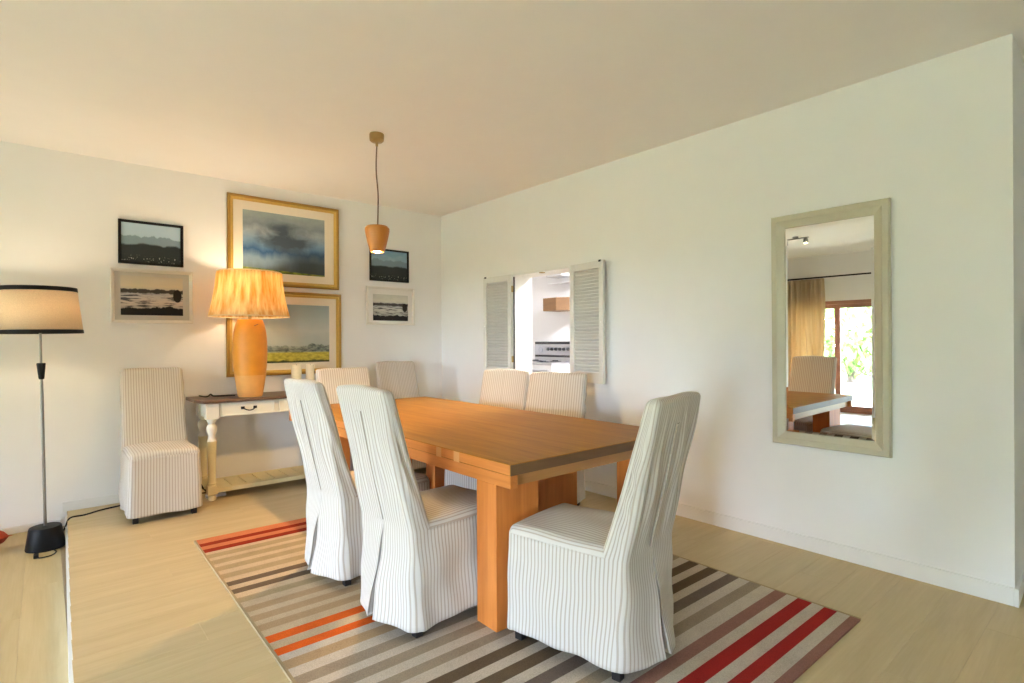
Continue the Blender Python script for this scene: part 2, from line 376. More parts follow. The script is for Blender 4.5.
for (a, b, m) in segs:
    k = len(rb.v)
    for z in (0.0005, th):
        for (px, py) in ((rx0, a), (rx1, a), (rx1, b), (rx0, b)):
            X, Y = rot(px, py); rb.v.append((X, Y, z))
    rb.quad(k + 4, k + 5, k + 6, k + 7, m=m); rb.quad(k, k + 3, k + 7, k + 4, m=6); rb.quad(k + 1, k + 2, k + 6, k + 5, m=6)
    rb.quad(k, k + 1, k + 2, k + 3, m=6); rb.quad(k, k + 1, k + 5, k + 4, m=m); rb.quad(k + 3, k + 2, k + 6, k + 7, m=m)
rug = rb.build('striped_rug', RM)
tag(rug, 'flat woven rug with red, orange, brown and taupe stripes under the table', 'rug')
bd = MB()
for (px0, px1) in ((rx0 - 0.012, rx0), (rx1, rx1 + 0.010)):
    bd = MB(); P = [rot(px0, ry0), rot(px1, ry0), rot(px1, ry1), rot(px0, ry1)]; bd.prism(P, 0.0005, th + 0.001)
    bd.build('binding', RM[3], rug)
RUGZ = th

# ------------------------------------------------------------------ slipcovered chairs
def outline(hw, yf, yr, r, yb, n=7):
    """half outline of the cover from rear centre round one corner along the side to the front centre: (x, y, side).
    yb = where the backrest's front face meets the side, so that skirt and backrest share their columns up to there"""
    pts = []; pi = math.pi
    def line(a, b, k, side):
        for i in range(k): pts.append((a[0] + (b[0] - a[0]) * i / k, a[1] + (b[1] - a[1]) * i / k, side))
    def arc(cx, cy, a0, a1, side):
        for i in range(n): t = a0 + (a1 - a0) * i / n; pts.append((cx + r * math.cos(t), cy + r * math.sin(t), side))
    line((0, yr), (hw - r, yr), 14, 'rear'); arc(hw - r, yr + r, -pi / 2, 0, 'rear')
    line((hw, yr + r), (hw, yb), 7, 'side')
    if yf - r > yb + 1e-6: line((hw, yb), (hw, yf - r), 22, 'side')
    arc(hw - r, yf - r, 0, pi / 2, 'front'); line((hw - r, yf), (0, yf), 13, 'front'); pts.append((0, yf, 'front'))
    return pts
def arclen(P):
    u = [0.0]
    for a, b in zip(P[:-1], P[1:]): u.append(u[-1] + math.hypot(b[0] - a[0], b[1] - a[1]))
    return u
ZS, ZB, ZT = 0.452, 0.052, 1.055
RC = 0.028
def make_chair(seed):
    rnd = random.Random(seed)
    root = thing('dining_chair', '', 'chair', group='slipcovered dining chairs')
    ph = [rnd.uniform(0, 6.28) for _ in range(10)]; hem = rnd.uniform(0, 6.28)
    HW, YR, YFR, YBF = 0.216, -0.287, 0.262, -0.172          # seat half width, rear, front, front face of the backrest
    YB0 = YBF - RC
    mb = MB()
    def grid(rows, us, sgn):
        m = len(rows[0]); base = len(mb.v)
        for rg in rows:
            for i, p in enumerate(rg): mb.uv[len(mb.v)] = (sgn * us[i] if sgn > 0 else -us[i], p[2]); mb.v.append((sgn * p[0], p[1], p[2]))
        for k in range(len(rows) - 1):
            for i in range(m - 1): mb.quad(base + k * m + i, base + k * m + i + 1, base + (k + 1) * m + i + 1, base + (k + 1) * m + i)
        return base + (len(rows) - 1) * m
    us = arclen(outline(HW, YFR, YR, RC, YB0)); nz = 24; hems = []
    for sgn in (1, -1):
        rows = []
        for k in range(nz + 1):
            t = k / nz; z = ZS + (ZB - ZS) * t
            P = outline(HW + 0.016 * t ** 1.2, YFR + 0.008 * t, YR + 0.014 * t, RC + 0.008 * t, YB0 + 0.014 * t); hw = HW + 0.016 * t ** 1.2; ring = []
            for i, (x, y, side) in enumerate(P):
                u = us[i] * sgn; tt = min(1, t * 4) * min(1, (us[-1] - us[i]) / 0.08)
                fold = tt * (0.006 * t ** 0.8 * math.sin(u * 19 + ph[0] + 2.4 * t) + 0.005 * t * math.sin(u * 34 + ph[1] - 3.0 * t) + 0.006 * math.sin(u * 9 + t * 8 * sgn + ph[2]) * math.sin(t * 3.1))
                if side == 'rear':
                    fl_ = max(0.0, 1 - abs(x) / hw); gap = 0.022 * t
                    y -= 0.085 * t ** 1.2 * fl_ ** 0.9 + fold * 0.9
                    x = gap + x * (1 - gap / hw)
                elif side == 'side': x += fold + 0.003 * math.sin(t * 3.1)
                else: y += fold * 0.4 * (1 if y > 0.15 else 0)
                ring.append((x, y, z - (0.006 * math.sin(u * 6.3 + hem) + 0.003 * math.sin(u * 15 + ph[3])) * t ** 3 * min(1, (us[-1] - us[i]) / 0.1)))
            f0 = Vector(ring[0]); dep = 0.002 + 0.07 * t
            rows.append([tuple(f0 + Vector((0.012 * t, dep, 0))), tuple(f0 + Vector((0.005 * t, dep * 0.5, 0)))] + ring)
        grid(rows, [-0.06, -0.03] + us, sgn)
    # backrest, its sides and rear running straight on from the skirt
    rt = 0.024; levels = [(k / 26.0 * (ZT - rt - ZS) + ZS, 0.0) for k in range(27)]
    for a in (20, 40, 60, 78, 90): levels.append((ZT - rt + rt * math.sin(R(a)), rt * (1 - math.cos(R(a)))))
    ub = arclen(outline(HW, YBF, YR, RC, YB0))
    for sgn in (1, -1):
        rows = []
        for (z, ins) in levels:
            t = (z - ZS) / (ZT - ZS)
            hw = HW - 0.009 * t - ins; yr = YR - 0.130 * t ** 1.05 + ins; yf = YBF - 0.183 * t ** 0.9 - ins
            r = max(0.003, (RC - 0.004 * t) - ins * 0.95); P = outline(hw, yf, yr, r, yf - r); ring = []
            w = math.sin(math.pi * min(1, t * 1.04))
            for i, (x, y, side) in enumerate(P):
                u = ub[i] * sgn
                w = math.sin(math.pi * min(1, t * 1.04)) * min(1, (ub[-1] - ub[i]) / 0.08)
                fold = 0.004 * math.sin(u * 27 + ph[6] + 6 * t) + 0.004 * math.sin(u * 15 - 9 * t + ph[7])
                if side == 'side': x += (0.007 * math.sin(z * 34 + y * 70 * sgn + ph[5]) * w + fold * 0.4 * w) * (1 if t > 0 else 0)
                elif side == 'rear': y -= (fold + 0.0055 * math.sin(x * sgn * 62 + ph[8] + 2 * t) + 0.004 * math.sin(x * sgn * 105 + ph[9] - 3 * t)) * w * (1 - 0.9 * max(0, 1 - x / 0.045)) + 0.006 * w * (1 - abs(x) / 0.22)
                else: y += fold * w * 0.5
                ring.append((max(0.0, x), y, z - 0.008 * t ** 6 * (x / 0.21) ** 2 + 0.003 * t ** 4 * math.sin(x * sgn * 19 + ph[2])))
            rows.append(ring)
        b0 = grid(rows, ub, sgn); m = len(rows[0]); last = rows[-1]
        for i in range(m // 2): # close the top
            j = m - 1 - i
            if j - 1 > i: mb.quad(b0 + i, b0 + i + 1, b0 + j - 1, b0 + j)
    o = mb.build('slipcover', FABRIC, root)
    bm = bmesh.new(); bm.from_mesh(o.data); bmesh.ops.remove_doubles(bm, verts=bm.verts, dist=0.0006); bmesh.ops.recalc_face_normals(bm, faces=bm.faces)
    for f in bm.faces: f.smooth = True
    bm.to_mesh(o.data); bm.free(); o.data.set_sharp_from_angle(angle=R(55))
    so = o.modifiers.new('thick', 'SOLIDIFY'); so.thickness = 0.003; so.offset = -1
    cover = o
    # inner panel of the pleat
    mb = MB()
    for k in range(9):
        t = k / 8; z = ZS - 0.02 + (ZB + 0.006 - ZS + 0.02) * t
        for j in range(7):
            s = j / 6 * 2 - 1; mb.uv[len(mb.v)] = (s * 0.08, z); mb.v.append((s * (0.02 + 0.05 * t), -0.268 - 0.006 * t + 0.01 * math.sin(s * 3), z))
    for k in range(8):
        for j in range(6): mb.quad(k * 7 + j, k * 7 + j + 1, (k + 1) * 7 + j + 1, (k + 1) * 7 + j)
    pp = mb.build('pleat_panel', FABRIC2, cover, smooth=True); so = pp.modifiers.new('thick', 'SOLIDIFY'); so.thickness = 0.003
    # seat cushion cover
    mb = MB(); nx, ny = 30, 28; x1 = HW + 0.0005; y0, y1 = -0.20, YFR + 0.0005; r = 0.034
    for j in range(ny + 1):
        for i in range(nx + 1):
            s = i / nx * 2 - 1; q = j / ny
            x = x1 * math.copysign(1 - (1 - abs(s)) ** 1.7, s); q2 = 1 - (1 - q) ** 1.6; y = y0 + (y1 - y0) * q2
            dx = x1 - abs(x); dy = y1 - y
            ex = max(0, 1 - dx / r); ey = max(0, 1 - dy / r); h = math.hypot(ex, ey); e = min(1, h)
            if ex > 0 and ey > 0 and h > 1: x = math.copysign(x1 - r + ex / h * r, x); y = y1 - r + ey / h * r
            z = ZS - 0.003 + 0.034 * math.sqrt(max(0, 1 - e * e)) + 0.016 * (1 - (x / x1) ** 2) * math.sin(math.pi * min(1, q2 * 0.8 + 0.1)) + 0.003 * math.sin(x * 22 + ph[4]) * math.sin(y * 17 + ph[5])
            mb.uv[len(mb.v)] = (x + math.copysign(0.019 * ex ** 2, x), y); mb.v.append((x, y, z))
    for j in range(ny):
        for i in range(nx): mb.quad(j * (nx + 1) + i, j * (nx + 1) + i + 1, (j + 1) * (nx + 1) + i + 1, (j + 1) * (nx + 1) + i)
    mb.build('seat_cover', FABRIC, root, smooth=True)
    # closing placket running down the rear of the backrest
    mb = MB()
    for k in range(13):
        t = 0.02 + 0.80 * k / 12; z = ZS + (ZT - ZS) * t; yy = YR - 0.130 * t ** 1.05 - 0.006 * math.sin(math.pi * min(1, t * 1.04)) - 0.0045
        for x in (-0.030, 0.006): mb.uv[len(mb.v)] = (x, z); mb.v.append((x, yy - (0.003 if x < 0 else 0), z))
    for k in range(12): mb.quad(2 * k, 2 * k + 1, 2 * k + 3, 2 * k + 2)
    pk = mb.build('placket', FABRIC, cover); so = pk.modifiers.new('thick', 'SOLIDIFY'); so.thickness = 0.004
    for sx in (-1, 1):
        for yy in (0.218, -0.232):
            l = MB()
            for (z, h) in ((0.0, 0.017), (0.34, 0.022)):
                for (a, b) in ((-1, -1), (1, -1), (1, 1), (-1, 1)): l.v.append((sx * 0.178 + a * h, yy + b * h, z))
            for f in ((3, 2, 1, 0), (4, 5, 6, 7), (0, 1, 5, 4), (1, 2, 6, 5), (2, 3, 7, 6), (3, 0, 4, 7)): l.f.append(f); l.m.append(0)
            l.build('leg', LEGDARK, root, bevel=0.002)
    return root
protos = [make_chair(3), make_chair(11), make_chair(29)]
spots = [  # proto, x, y, z, facing deg (0 = +X), scale x, z, label
    (0, 1.415, 2.208, RUGZ, 3, 1.0, 1.0, 'striped slipcovered dining chair pushed up beside the near table leg, pleated rear in view'),
    (1, 1.398, 2.865, RUGZ, 2, 1.0, 0.995, 'striped slipcovered dining chair tucked in next to the one by the near table leg'),
    (2, 1.726, 1.538, RUGZ, 101, 1.0, 0.985, 'striped slipcovered dining chair at the near end of the table, before the mirror wall'),
    (1, 2.765, 2.93, RUGZ, 203, 1.16, 0.94, 'striped slipcovered dining chair across the table under the open kitchen hatch'),
    (0, 2.775, 3.585, RUGZ, 203, 1.08, 0.94, 'striped slipcovered dining chair across the table under the farther louvred shutter'),
    (2, 2.062, 4.395, 0.0, 270, 1.18, 0.965, 'striped slipcovered dining chair glowing peach at the far head of the table'),
    (1, 2.790, 4.765, 0.0, 270, 1.06, 0.995, 'striped slipcovered chair standing in the room corner under small framed pictures'),
    (2, 0.655, 4.800, 0.0, 270, 1.0, 1.0, 'striped slipcovered chair standing alone against the wall between floor lamp and console'),
]
used = set()
for p, x, y, z, fa, sx, sz, lab in spots:
    if p in used: o = clone(protos[p])
    else: o = protos[p]; used.add(p)
    o.location = (x, y, z); o.rotation_euler = (0, 0, R(fa - 90)); o.scale = (sx, 1, sz); o['label'] = lab

# ------------------------------------------------------------------ dining table
TX0, TX1, TY0, TY1, TH = 1.455, 2.69, 1.715, 4.39, 0.742
tb = thing('dining_table', 'large oak dining table with thick top and wide plank legs on the striped rug', 'table', (0, 0, 0))
mb = MB().box(TX0, TX1, TY0, TY1, TH - 0.048, TH); mb.m = [1, 0, 1, 1, 1, 1]; mb.build('table_top', [TABLE, APRON], tb, bevel=0.003)
MB().box(TX0 + 0.001, TX1 - 0.001, TY0 - 0.0012, TY0 + 0.002, TH - 0.047, TH - 0.003).build('end_grain_shaded', ENDGRAIN_SHADED, tb)
for x in (TX0 + 0.001, TX1 - 0.041): MB().box(x, x + 0.040, TY0 + 0.002, TY1 - 0.002, TH - 0.103, TH - 0.0485).build('apron', APRON, tb, bevel=0.002)
for yy in (TY0 + 0.028, TY1 - 0.063): MB().box(TX0 + 0.042, TX1 - 0.042, yy, yy + 0.035, TH - 0.100, TH - 0.0485).build('apron', TABLE_X, tb, bevel=0.002)
for yy in (TY0 + 0.10, TY1 - 0.42 - 0.138):
    near = yy < 3
    for (xa, xb) in ((TX0 + 0.004, TX0 + 0.252), (TX1 - 0.252, TX1 - 0.004)):
        MB().box(xa, xb, yy, yy + 0.138, RUGZ if near else 0.0, TH - 0.104).build('leg', TABLE_Z, tb, bevel=0.003)
    yc = yy + 0.25 if near else yy + 0.02
    MB().box(1.925, 2.235, yc, yc + 0.09, RUGZ if near else 0.0, TH - 0.0485).build('centre_support', TABLE_Z, tb, bevel=0.003)
for yy in (2.08, 2.23, 4.0): # pale joint blocks let into the apron
    MB().box(TX0 - 0.0005, TX0 + 0.003, yy, yy + 0.045, TH - 0.050, TH - 0.004).build('joint_block', plain('oak_pale', (0.60, 0.29, 0.10), 0.4), tb)

# ------------------------------------------------------------------ console table
cz = 0.80
ct = thing('console_table', 'cream console table with dark wood top and turned legs', 'console table', (0, 0, 0))
cx0, cx1, cy0, cy1 = 0.965, 2.03, 4.815, 5.215
MB().prism([(0.895, cy1 + 0.02), (0.895, 4.90), (0.935, 4.775), (2.06, 4.775), (2.12, 4.90), (2.12, cy1 + 0.02)], cz - 0.026, cz).build('table_top', DARKWOOD, ct, bevel=0.006)
bodyz0, bodyz1 = 0.645, cz - 0.0265
mb = MB(); mb.box(cx0 + .10, cx1 - .10, cy0 + 0.012, cy0 + 0.03, bodyz0 + 0.015, bodyz1); mb.box(cx0 + .02, cx0 + .035, cy0 + .08, cy1 - .08, bodyz0, bodyz1); mb.box(cx1 - .035, cx1 - .02, cy0 + .08, cy1 - .08, bodyz0, bodyz1); mb.box(cx0 + .1, cx1 - .1, cy1 - .03, cy1 - .012, bodyz0, bodyz1)
mb.build('apron', CREAM, ct, bevel=0.002)
def drawer(x0, x1):
    d = MB().box(x0, x1, cy0 + 0.002, cy0 + 0.0118, bodyz0 + 0.022, bodyz1 - 0.012).build('drawer', CREAM, ct, bevel=0.003)
    f = MB()
    for (a, b, c, e) in ((x0, x1, bodyz0 + 0.018, bodyz0 + 0.028), (x0, x1, bodyz1 - 0.018, bodyz1 - 0.008), (x0, x0 + 0.010, bodyz0 + 0.028, bodyz1 - 0.018), (x1 - 0.010, x1, bodyz0 + 0.028, bodyz1 - 0.018)):
        f.box(a, b, cy0 - 0.005, cy0 + 0.004, c, e)
    f.build('moulding', CREAM, d)
    xc = (x0 + x1) / 2; zc = bodyz0 + 0.072
    h = MB(); h.tube(catmull([(xc - 0.045, cy0 - 0.006, zc + 0.004), (xc - 0.03, cy0 - 0.024, zc - 0.010), (xc, cy0 - 0.028, zc - 0.018), (xc + 0.03, cy0 - 0.024, zc - 0.010), (xc + 0.045, cy0 - 0.006, zc + 0.004)], 5), 0.0045, 7)
    for s in (-1, 1): h.box(xc + s * 0.047 - 0.014, xc + s * 0.047 + 0.014, cy0 - 0.004, cy0 + 0.003, zc - 0.008, zc + 0.013)
    h.build('handle', BLACK, d, bevel=0.0015)
drawer(1.075, 1.478); drawer(1.517, 1.920)
prof = [(0.026, 0.0), (0.032, 0.018), (0.026, 0.035), (0.030, 0.045), (0.034, 0.05)]
prof2 = [(0.034, 0.115), (0.031, 0.125), (0.036, 0.135), (0.028, 0.15), (0.030, 0.30), (0.035, 0.46), (0.036, 0.47), (0.026, 0.48), (0.022, 0.50), (0.024, 0.52), (0.034, 0.545), (0.038, 0.57), (0.034, 0.59), (0.020, 0.605), (0.032, 0.625), (0.036, 0.645)]
for (lx, ly) in ((cx0 + 0.045, cy0 + 0.04), (cx1 - 0.045, cy0 + 0.04), (cx0 + 0.045, cy1 - 0.04), (cx1 - 0.045, cy1 - 0.04)):
    up = 0.47
    lo = [p for p in prof2 if p[1] <= up]; hi = [p for p in prof2 if p[1] >= up]
    l = MB().lathe(prof, 20, (lx, ly, 0), 0).box(lx - 0.036, lx + 0.036, ly - 0.036, ly + 0.036, 0.05, 0.115, 0).lathe(lo, 20, (lx, ly, 0), 0)
    l.lathe(hi, 20, (lx, ly, 0), 1).box(lx - 0.046, lx + 0.046, ly - 0.040, ly + 0.040, bodyz0, bodyz1, 1)
    l.build('leg', [CREAM2, CREAM], ct, smooth=True)
mb = MB(); sy0, sy1 = cy0 + 0.012, cy1 - 0.012
mb.box(cx0 + 0.082, cx1 - 0.082, sy0, sy0 + 0.05, 0.058, 0.092).box(cx0 + 0.082, cx1 - 0.082, sy1 - 0.05, sy1, 0.058, 0.092)
mb.build('shelf_rail', CREAM2, ct, bevel=0.002)
ns = 8; sw = (cx1 - cx0 - 0.164) / ns
for i in range(ns): MB().box(cx0 + 0.082 + i * sw + 0.005, cx0 + 0.082 + (i + 1) * sw - 0.005, sy0 + 0.051, sy1 - 0.051, 0.070, 0.0915).build('shelf_slat', CREAM2, ct, bevel=0.002)

# table lamp
LX, LY = 1.315, 4.92
tl = thing('table_lamp', 'terracotta vase table lamp with orange pleated raffia shade on the console', 'lamp', (LX, LY, cz))
vase = [(0.0, 0.0), (0.090, 0.0), (0.096, 0.012), (0.104, 0.06), (0.113, 0.12), (0.121, 0.18)]
vase2 = [(0.121, 0.18), (0.129, 0.26), (0.133, 0.36), (0.131, 0.46), (0.124, 0.54), (0.112, 0.60), (0.100, 0.632), (0.094, 0.642), (0.080, 0.642), (0.0, 0.635)]
vo = MB().lathe(vase, 40, m=1, caps=False).lathe(vase2, 40, m=0, caps=False).build('base', [TERRA, TERRA2], tl, smooth=True)
mk = MB().tube(catmull([(-0.002, -0.1265, 0.588), (0.012, -0.1255, 0.594), (0.030, -0.122, 0.601)], 4), 0.0035, 6).build('glaze_mark', plain('glaze_brown', (0.2, 0.08, 0.03), 0.5), vo)
MB().lathe([(0.012, 0.64), (0.012, 0.73), (0.022, 0.735), (0.022, 0.79), (0.014, 0.80)], 16).build('lamp_holder', BRASS, tl, smooth=True)
MB().lathe([(0.0, 0.795), (0.016, 0.80), (0.030, 0.84), (0.032, 0.865), (0.022, 0.895), (0.0, 0.905)], 20, caps=False).build('bulb', BULB, tl, smooth=True)
RAFFIA = shade_mat('raffia', (0.76, 0.43, 0.11), (1.0, 0.86, 0.50), 0.45, True, 26)
mb = MB(); seg = 180; zz = [0.670, 0.72, 0.80, 0.90, 0.98, 1.035]
for k, z in enumerate(zz):
    t = (z - zz[0]) / (zz[-1] - zz[0])
    for j in range(seg):
        a = 2 * math.pi * j / seg; r = 0.308 - 0.062 * t + 0.0045 * math.sin(a * 58 + 0.6 * math.sin(a * 5) + t * 1.5) - 0.01 * math.sin(math.pi * t)
        mb.v.append((r * math.cos(a), r * math.sin(a), z))
for k in range(len(zz) - 1):
    for j in range(seg): mb.quad(k * seg + j, k * seg + (j + 1) % seg, (k + 1) * seg + (j + 1) % seg, (k + 1) * seg + j)
sh = mb.build('shade', RAFFIA, tl, smooth=True); s = sh.modifiers.new('thick', 'SOLIDIFY'); s.thickness = 0.003
for (r, z) in ((0.307, 0.668), (0.246, 1.036)):
    rim = MB(); rim.tube([(r * math.cos(2 * math.pi * j / 64), r * math.sin(2 * math.pi * j / 64), z) for j in range(65)], 0.005, 6)
    rim.build('rim', plain('rim_cream', (0.85, 0.70, 0.42), 0.8), sh, smooth=True)
sp_ = MB()
for a in (0.3, 0.3 + 2.094, 0.3 + 4.189): sp_.tube([(0.02 * math.cos(a), 0.02 * math.sin(a), 0.735), (0.245 * math.cos(a), 0.245 * math.sin(a), 1.03)], 0.0025, 6)
sp_.build('shade_spider', BRASS, tl)
def point(name, loc, power, col, r=0.03):
    d = bpy.data.lights.new(name, 'POINT'); d.energy = power; d.color = col; d.shadow_soft_size = r
    o = bpy.data.objects.new(name, d); COL.objects.link(o); o.location = loc; return o
WARM = (1.0, 0.85, 0.66)
point('table_lamp_light', (LX, LY, cz + 0.93), 5, WARM, 0.04)
cc = MB().tube(catmull([(1.225, 5.03, cz + 0.005), (1.14, 5.05, cz + 0.006), (1.06, 5.02, cz + 0.012), (1.03, 4.985, cz + 0.030), (1.015, 5.01, cz + 0.012), (1.00, 5.08, cz + 0.006), (0.99, 5.20, cz + 0.006)], 6), 0.006, 8).build('lamp_cord', BLACK, None, smooth=True)
tag(cc, 'black cord curling across the console top beside the terracotta lamp', 'cord')

# candles
def candle(x, y, r, h, lab):
    c = MB().lathe([(0.0, 0.0), (r, 0.0), (r, h - 0.008), (r * 0.94, h), (r * 0.85, h), (r * 0.7, h - 0.01), (0.0, h - 0.012)], 24, (0, 0, 0), caps=False).build('pillar_candle', plain('candle_wax', (0.78, 0.74, 0.58), 0.5), None, smooth=True)
    c.location = (x, y, cz + 0.0); tag(c, lab, 'candle', 'pillar candles on the console')
    MB().tube([(0, 0, h - 0.012), (0.002, 0, h + 0.006)], 0.0015, 6).build('wick', BLACK, c)
candle(1.735, 5.03, 0.044, 0.245, 'cream pillar candle on the console, the one beside the terracotta lamp')
candle(1.862, 5.04, 0.038, 0.245, 'slimmer cream pillar candle on the console, the one beside the peach chair')
# tangle of leads by the console leg
for i, pts in enumerate([
        [(0.93, 5.12, 0.30), (0.95, 5.05, 0.16), (0.99, 4.99, 0.05), (1.06, 4.98, 0.02), (1.10, 5.03, 0.012), (1.04, 5.08, 0.012), (0.96, 5.06, 0.02)],
        [(1.0, 5.225, 0.70), (1.0, 5.225, 0.40), (0.985, 5.20, 0.18), (0.99, 5.10, 0.05), (1.08, 5.08, 0.02), (1.16, 5.02, 0.012)]]):
    o = MB().tube(catmull(pts, 8), 0.005, 7).build('power_lead', BLACK, None, smooth=True)
    tag(o, ('black lead looping on the floor round the rear console leg', 'black lead dropping behind the console towards the floor')[i], 'cord')
po = MB().box(0.985, 1.13, 4.93, 4.975, 0.0, 0.025).build('power_strip', plain('white_plastic', (0.75, 0.74, 0.72), 0.4), None, bevel=0.005)
tag(po, 'small white power strip on the floor under the console end', 'power strip')

# ------------------------------------------------------------------ floor lamp
fl_ = thing('floor_lamp', 'floor lamp with beige drum shade, black trim and black round base', 'lamp', (0.004, 4.765, LOW))
fl_.rotation_euler = (0, R(-0.9), 0)
MB().lathe([(0.0, 0.0), (0.104, 0.0), (0.106, 0.006), (0.086, 0.135), (0.082, 0.142), (0.012, 0.146), (0.0, 0.146)], 40, caps=False).build('base', BLACK, fl_, smooth=True)
MB().tube([(0, 0, 0.14), (0, 0, 1.10)], 0.009, 12).build('pole', CHROME, fl_, smooth=True)
MB().tube([(0, 0, 1.10), (0, 0, 1.52)], 0.007, 12).build('pole', CHROME, fl_, smooth=True)
MB().lathe([(0.0, 1.115), (0.012, 1.115), (0.015, 1.12), (0.024, 1.215), (0.022, 1.222), (0.0, 1.222)], 20, caps=False).build('clamp', BLACK, fl_, smooth=True)
LINEN = shade_mat('linen_shade', (0.70, 0.57, 0.40), (0.82, 0.68, 0.49), 0.36, False, 220)
mb = MB().lathe([(0.226, 1.425), (0.196, 1.712)], 64, caps=False)
so_ = mb.build('shade', LINEN, fl_, smooth=True); s = so_.modifiers.new('thick', 'SOLIDIFY'); s.thickness = 0.002
MB().lathe([(0.2265, 1.416), (0.2290, 1.416), (0.2265, 1.440), (0.2240, 1.440)], 64, caps=False).build('trim_band', BLACK, so_, smooth=True)
MB().lathe([(0.1985, 1.692), (0.2015, 1.692), (0.1985, 1.719), (0.1950, 1.719)], 64, caps=False).build('trim_band', BLACK, so_, smooth=True)
MB().lathe([(0.0, 1.515), (0.014, 1.52), (0.030, 1.56), (0.030, 1.585), (0.0, 1.62)], 16, caps=False).build('bulb', BULB, fl_, smooth=True)
point('floor_lamp_light', (-0.02, 4.765, LOW + 1.60), 5.5, (1.0, 0.85, 0.66), 0.04)
lc = MB().tube(catmull([(0.07, 4.86, LOW + 0.02), (0.105, 4.93, LOW + 0.06), (0.135, 4.99, 0.012), (0.22, 5.03, 0.008), (0.32, 5.10, 0.007), (0.41, 5.13, 0.007), (0.52, 5.16, 0.007)], 8), 0.0055, 8).build('lamp_cord', BLACK, None, smooth=True)
tag(lc, 'thin black cord running from the floor lamp over the step behind the chair', 'cord')
fs = thing('foot_switch', 'black inline switch on a looped cord in front of the floor lamp base', 'switch', (0, 0, 0))
MB().tube(catmull([(0.045, 4.655, LOW + 0.006), (0.055, 4.60, LOW + 0.006), (0.03, 4.545, LOW + 0.006), (-0.02, 4.535, LOW + 0.006), (-0.045, 4.555, LOW + 0.008)], 8), 0.004, 8).build('cord', BLACK, fs, smooth=True)
MB().box(-0.056, -0.030, 4.545, 4.605, LOW + 0.001, LOW + 0.022).build('switch_body', BLACK, fs, bevel=0.006)
# red cushion at the very edge of the view
mb = MB(); n = 14
for s in (1, -1):
    for j in range(n + 1):
        for i in range(n + 1):
            a, b = i / n * 2 - 1, j / n * 2 - 1
            k = 1 - 0.10 * (1 - a * a) * abs(b) ** 3 - 0.0; k2 = 1 - 0.10 * (1 - b * b) * abs(a) ** 3
            mb.v.append((a * 0.22 * k2, b * 0.22 * k, s * 0.075 * max(0, (1 - a ** 4) * (1 - b ** 4)) ** 0.5))
m1 = (n + 1) ** 2
for s in range(2):
    for j in range(n):
        for i in range(n): mb.quad(s * m1 + j * (n + 1) + i, s * m1 + j * (n + 1) + i + 1, s * m1 + (j + 1) * (n + 1) + i + 1, s * m1 + (j + 1) * (n + 1) + i)
cu = mb.build('scatter_cushion', plain('red_cotton', (0.45, 0.055, 0.02), 0.9, var=0.15, scale=60), None, smooth=True)
cu.location = (-0.468, 4.93, LOW + 0.076); cu.rotation_euler = (0, 0, R(45)); tag(cu, 'red scatter cushion lying on the lower floor at the edge of view', 'cushion')

# ------------------------------------------------------------------ pendant lamp
pd = thing('pendant_lamp', 'small tapered wooden pendant lamp hanging from the ceiling over the table', 'lamp', (1.745, 3.461, 0))
MB().lathe([(0.0, H), (0.048, H), (0.050, H - 0.01), (0.048, H - 0.045), (0.036, H - 0.056), (0.010, H - 0.06), (0.008, H - 0.085), (0.0, H - 0.085)], 28, caps=False).build('ceiling_rose', BRASS, pd, smooth=True)
MB().tube(catmull([(0, 0, H - 0.08), (-0.004, 0.003, H - 0.25), (0.006, -0.004, H - 0.42), (0.004, 0, 2.05)], 6), 0.005, 8).build('cord', plain('brown_cord', (0.16, 0.10, 0.07), 0.7), pd, smooth=True)
MB().lathe([(0.0, 2.052), (0.03, 2.05), (0.070, 2.045), (0.083, 2.030), (0.083, 2.012), (0.078, 1.985), (0.066, 1.93), (0.054, 1.885), (0.048, 1.868), (0.043, 1.868), (0.048, 1.90), (0.060, 1.95), (0.070, 2.0)], 36, caps=False).build('shade', PENDANT, pd, smooth=True)
MB().lathe([(0.0, 1.862), (0.022, 1.868), (0.034, 1.885), (0.032, 1.92), (0.015, 1.96), (0.0, 1.96)], 20, caps=False).build('bulb', BULB, pd, smooth=True)
ps = bpy.data.lights.new('pendant_light', 'SPOT'); ps.energy = 62; ps.color = (1.0, 0.62, 0.26); ps.spot_size = R(150); ps.spot_blend = 0.6; ps.shadow_soft_size = 0.03
po_ = bpy.data.objects.new('pendant_light', ps); COL.objects.link(po_); po_.location = (1.745, 3.461, 1.858)

# ------------------------------------------------------------------ framed pictures on the back wall
def art(name, stops, dark, seed, blotch=0.25, scale=(2.2, 1, 5.0), extra=None):
    m, t, b = new_mat(name)
    g = t.nodes.new('ShaderNodeTexCoord').outputs['Generated']
    sx = t.nodes.new('ShaderNodeSeparateXYZ'); t.links.new(g, sx.inputs[0])
    n1 = noise_n(t, mapping_n(t, g, scale, (seed, 0, seed * 1.7)), 1.6, 5, 0.6, 0.4)
    n2 = noise_n(t, mapping_n(t, g, (6, 1, 1.0), (seed * 2, 0, 0)), 1.5, 4, 0.6)
    v = math_n(t, 'ADD', sx.outputs[2], math_n(t, 'MULTIPLY', math_n(t, 'SUBTRACT', n2, 0.5), blotch))
    col = ramp_n(t, v, stops)
    n1 = math_n(t, 'MULTIPLY', math_n(t, 'SUBTRACT', n1, 0.42), 3.2, True)
    sky = math_n(t, 'MULTIPLY', math_n(t, 'MULTIPLY', math_n(t, 'SUBTRACT', sx.outputs[2], 0.16), 7.0, True), n1)
    col = mix_n(t, math_n(t, 'MULTIPLY', sky, dark[3]), col, dark[:3])
    if extra: col = extra(t, g, sx, col)
    t.links.new(col, b.inputs['Base Color']); b.inputs['Roughness'].default_value = 0.6; b.inputs['Specular IOR Level'].default_value = 0.15
    return m
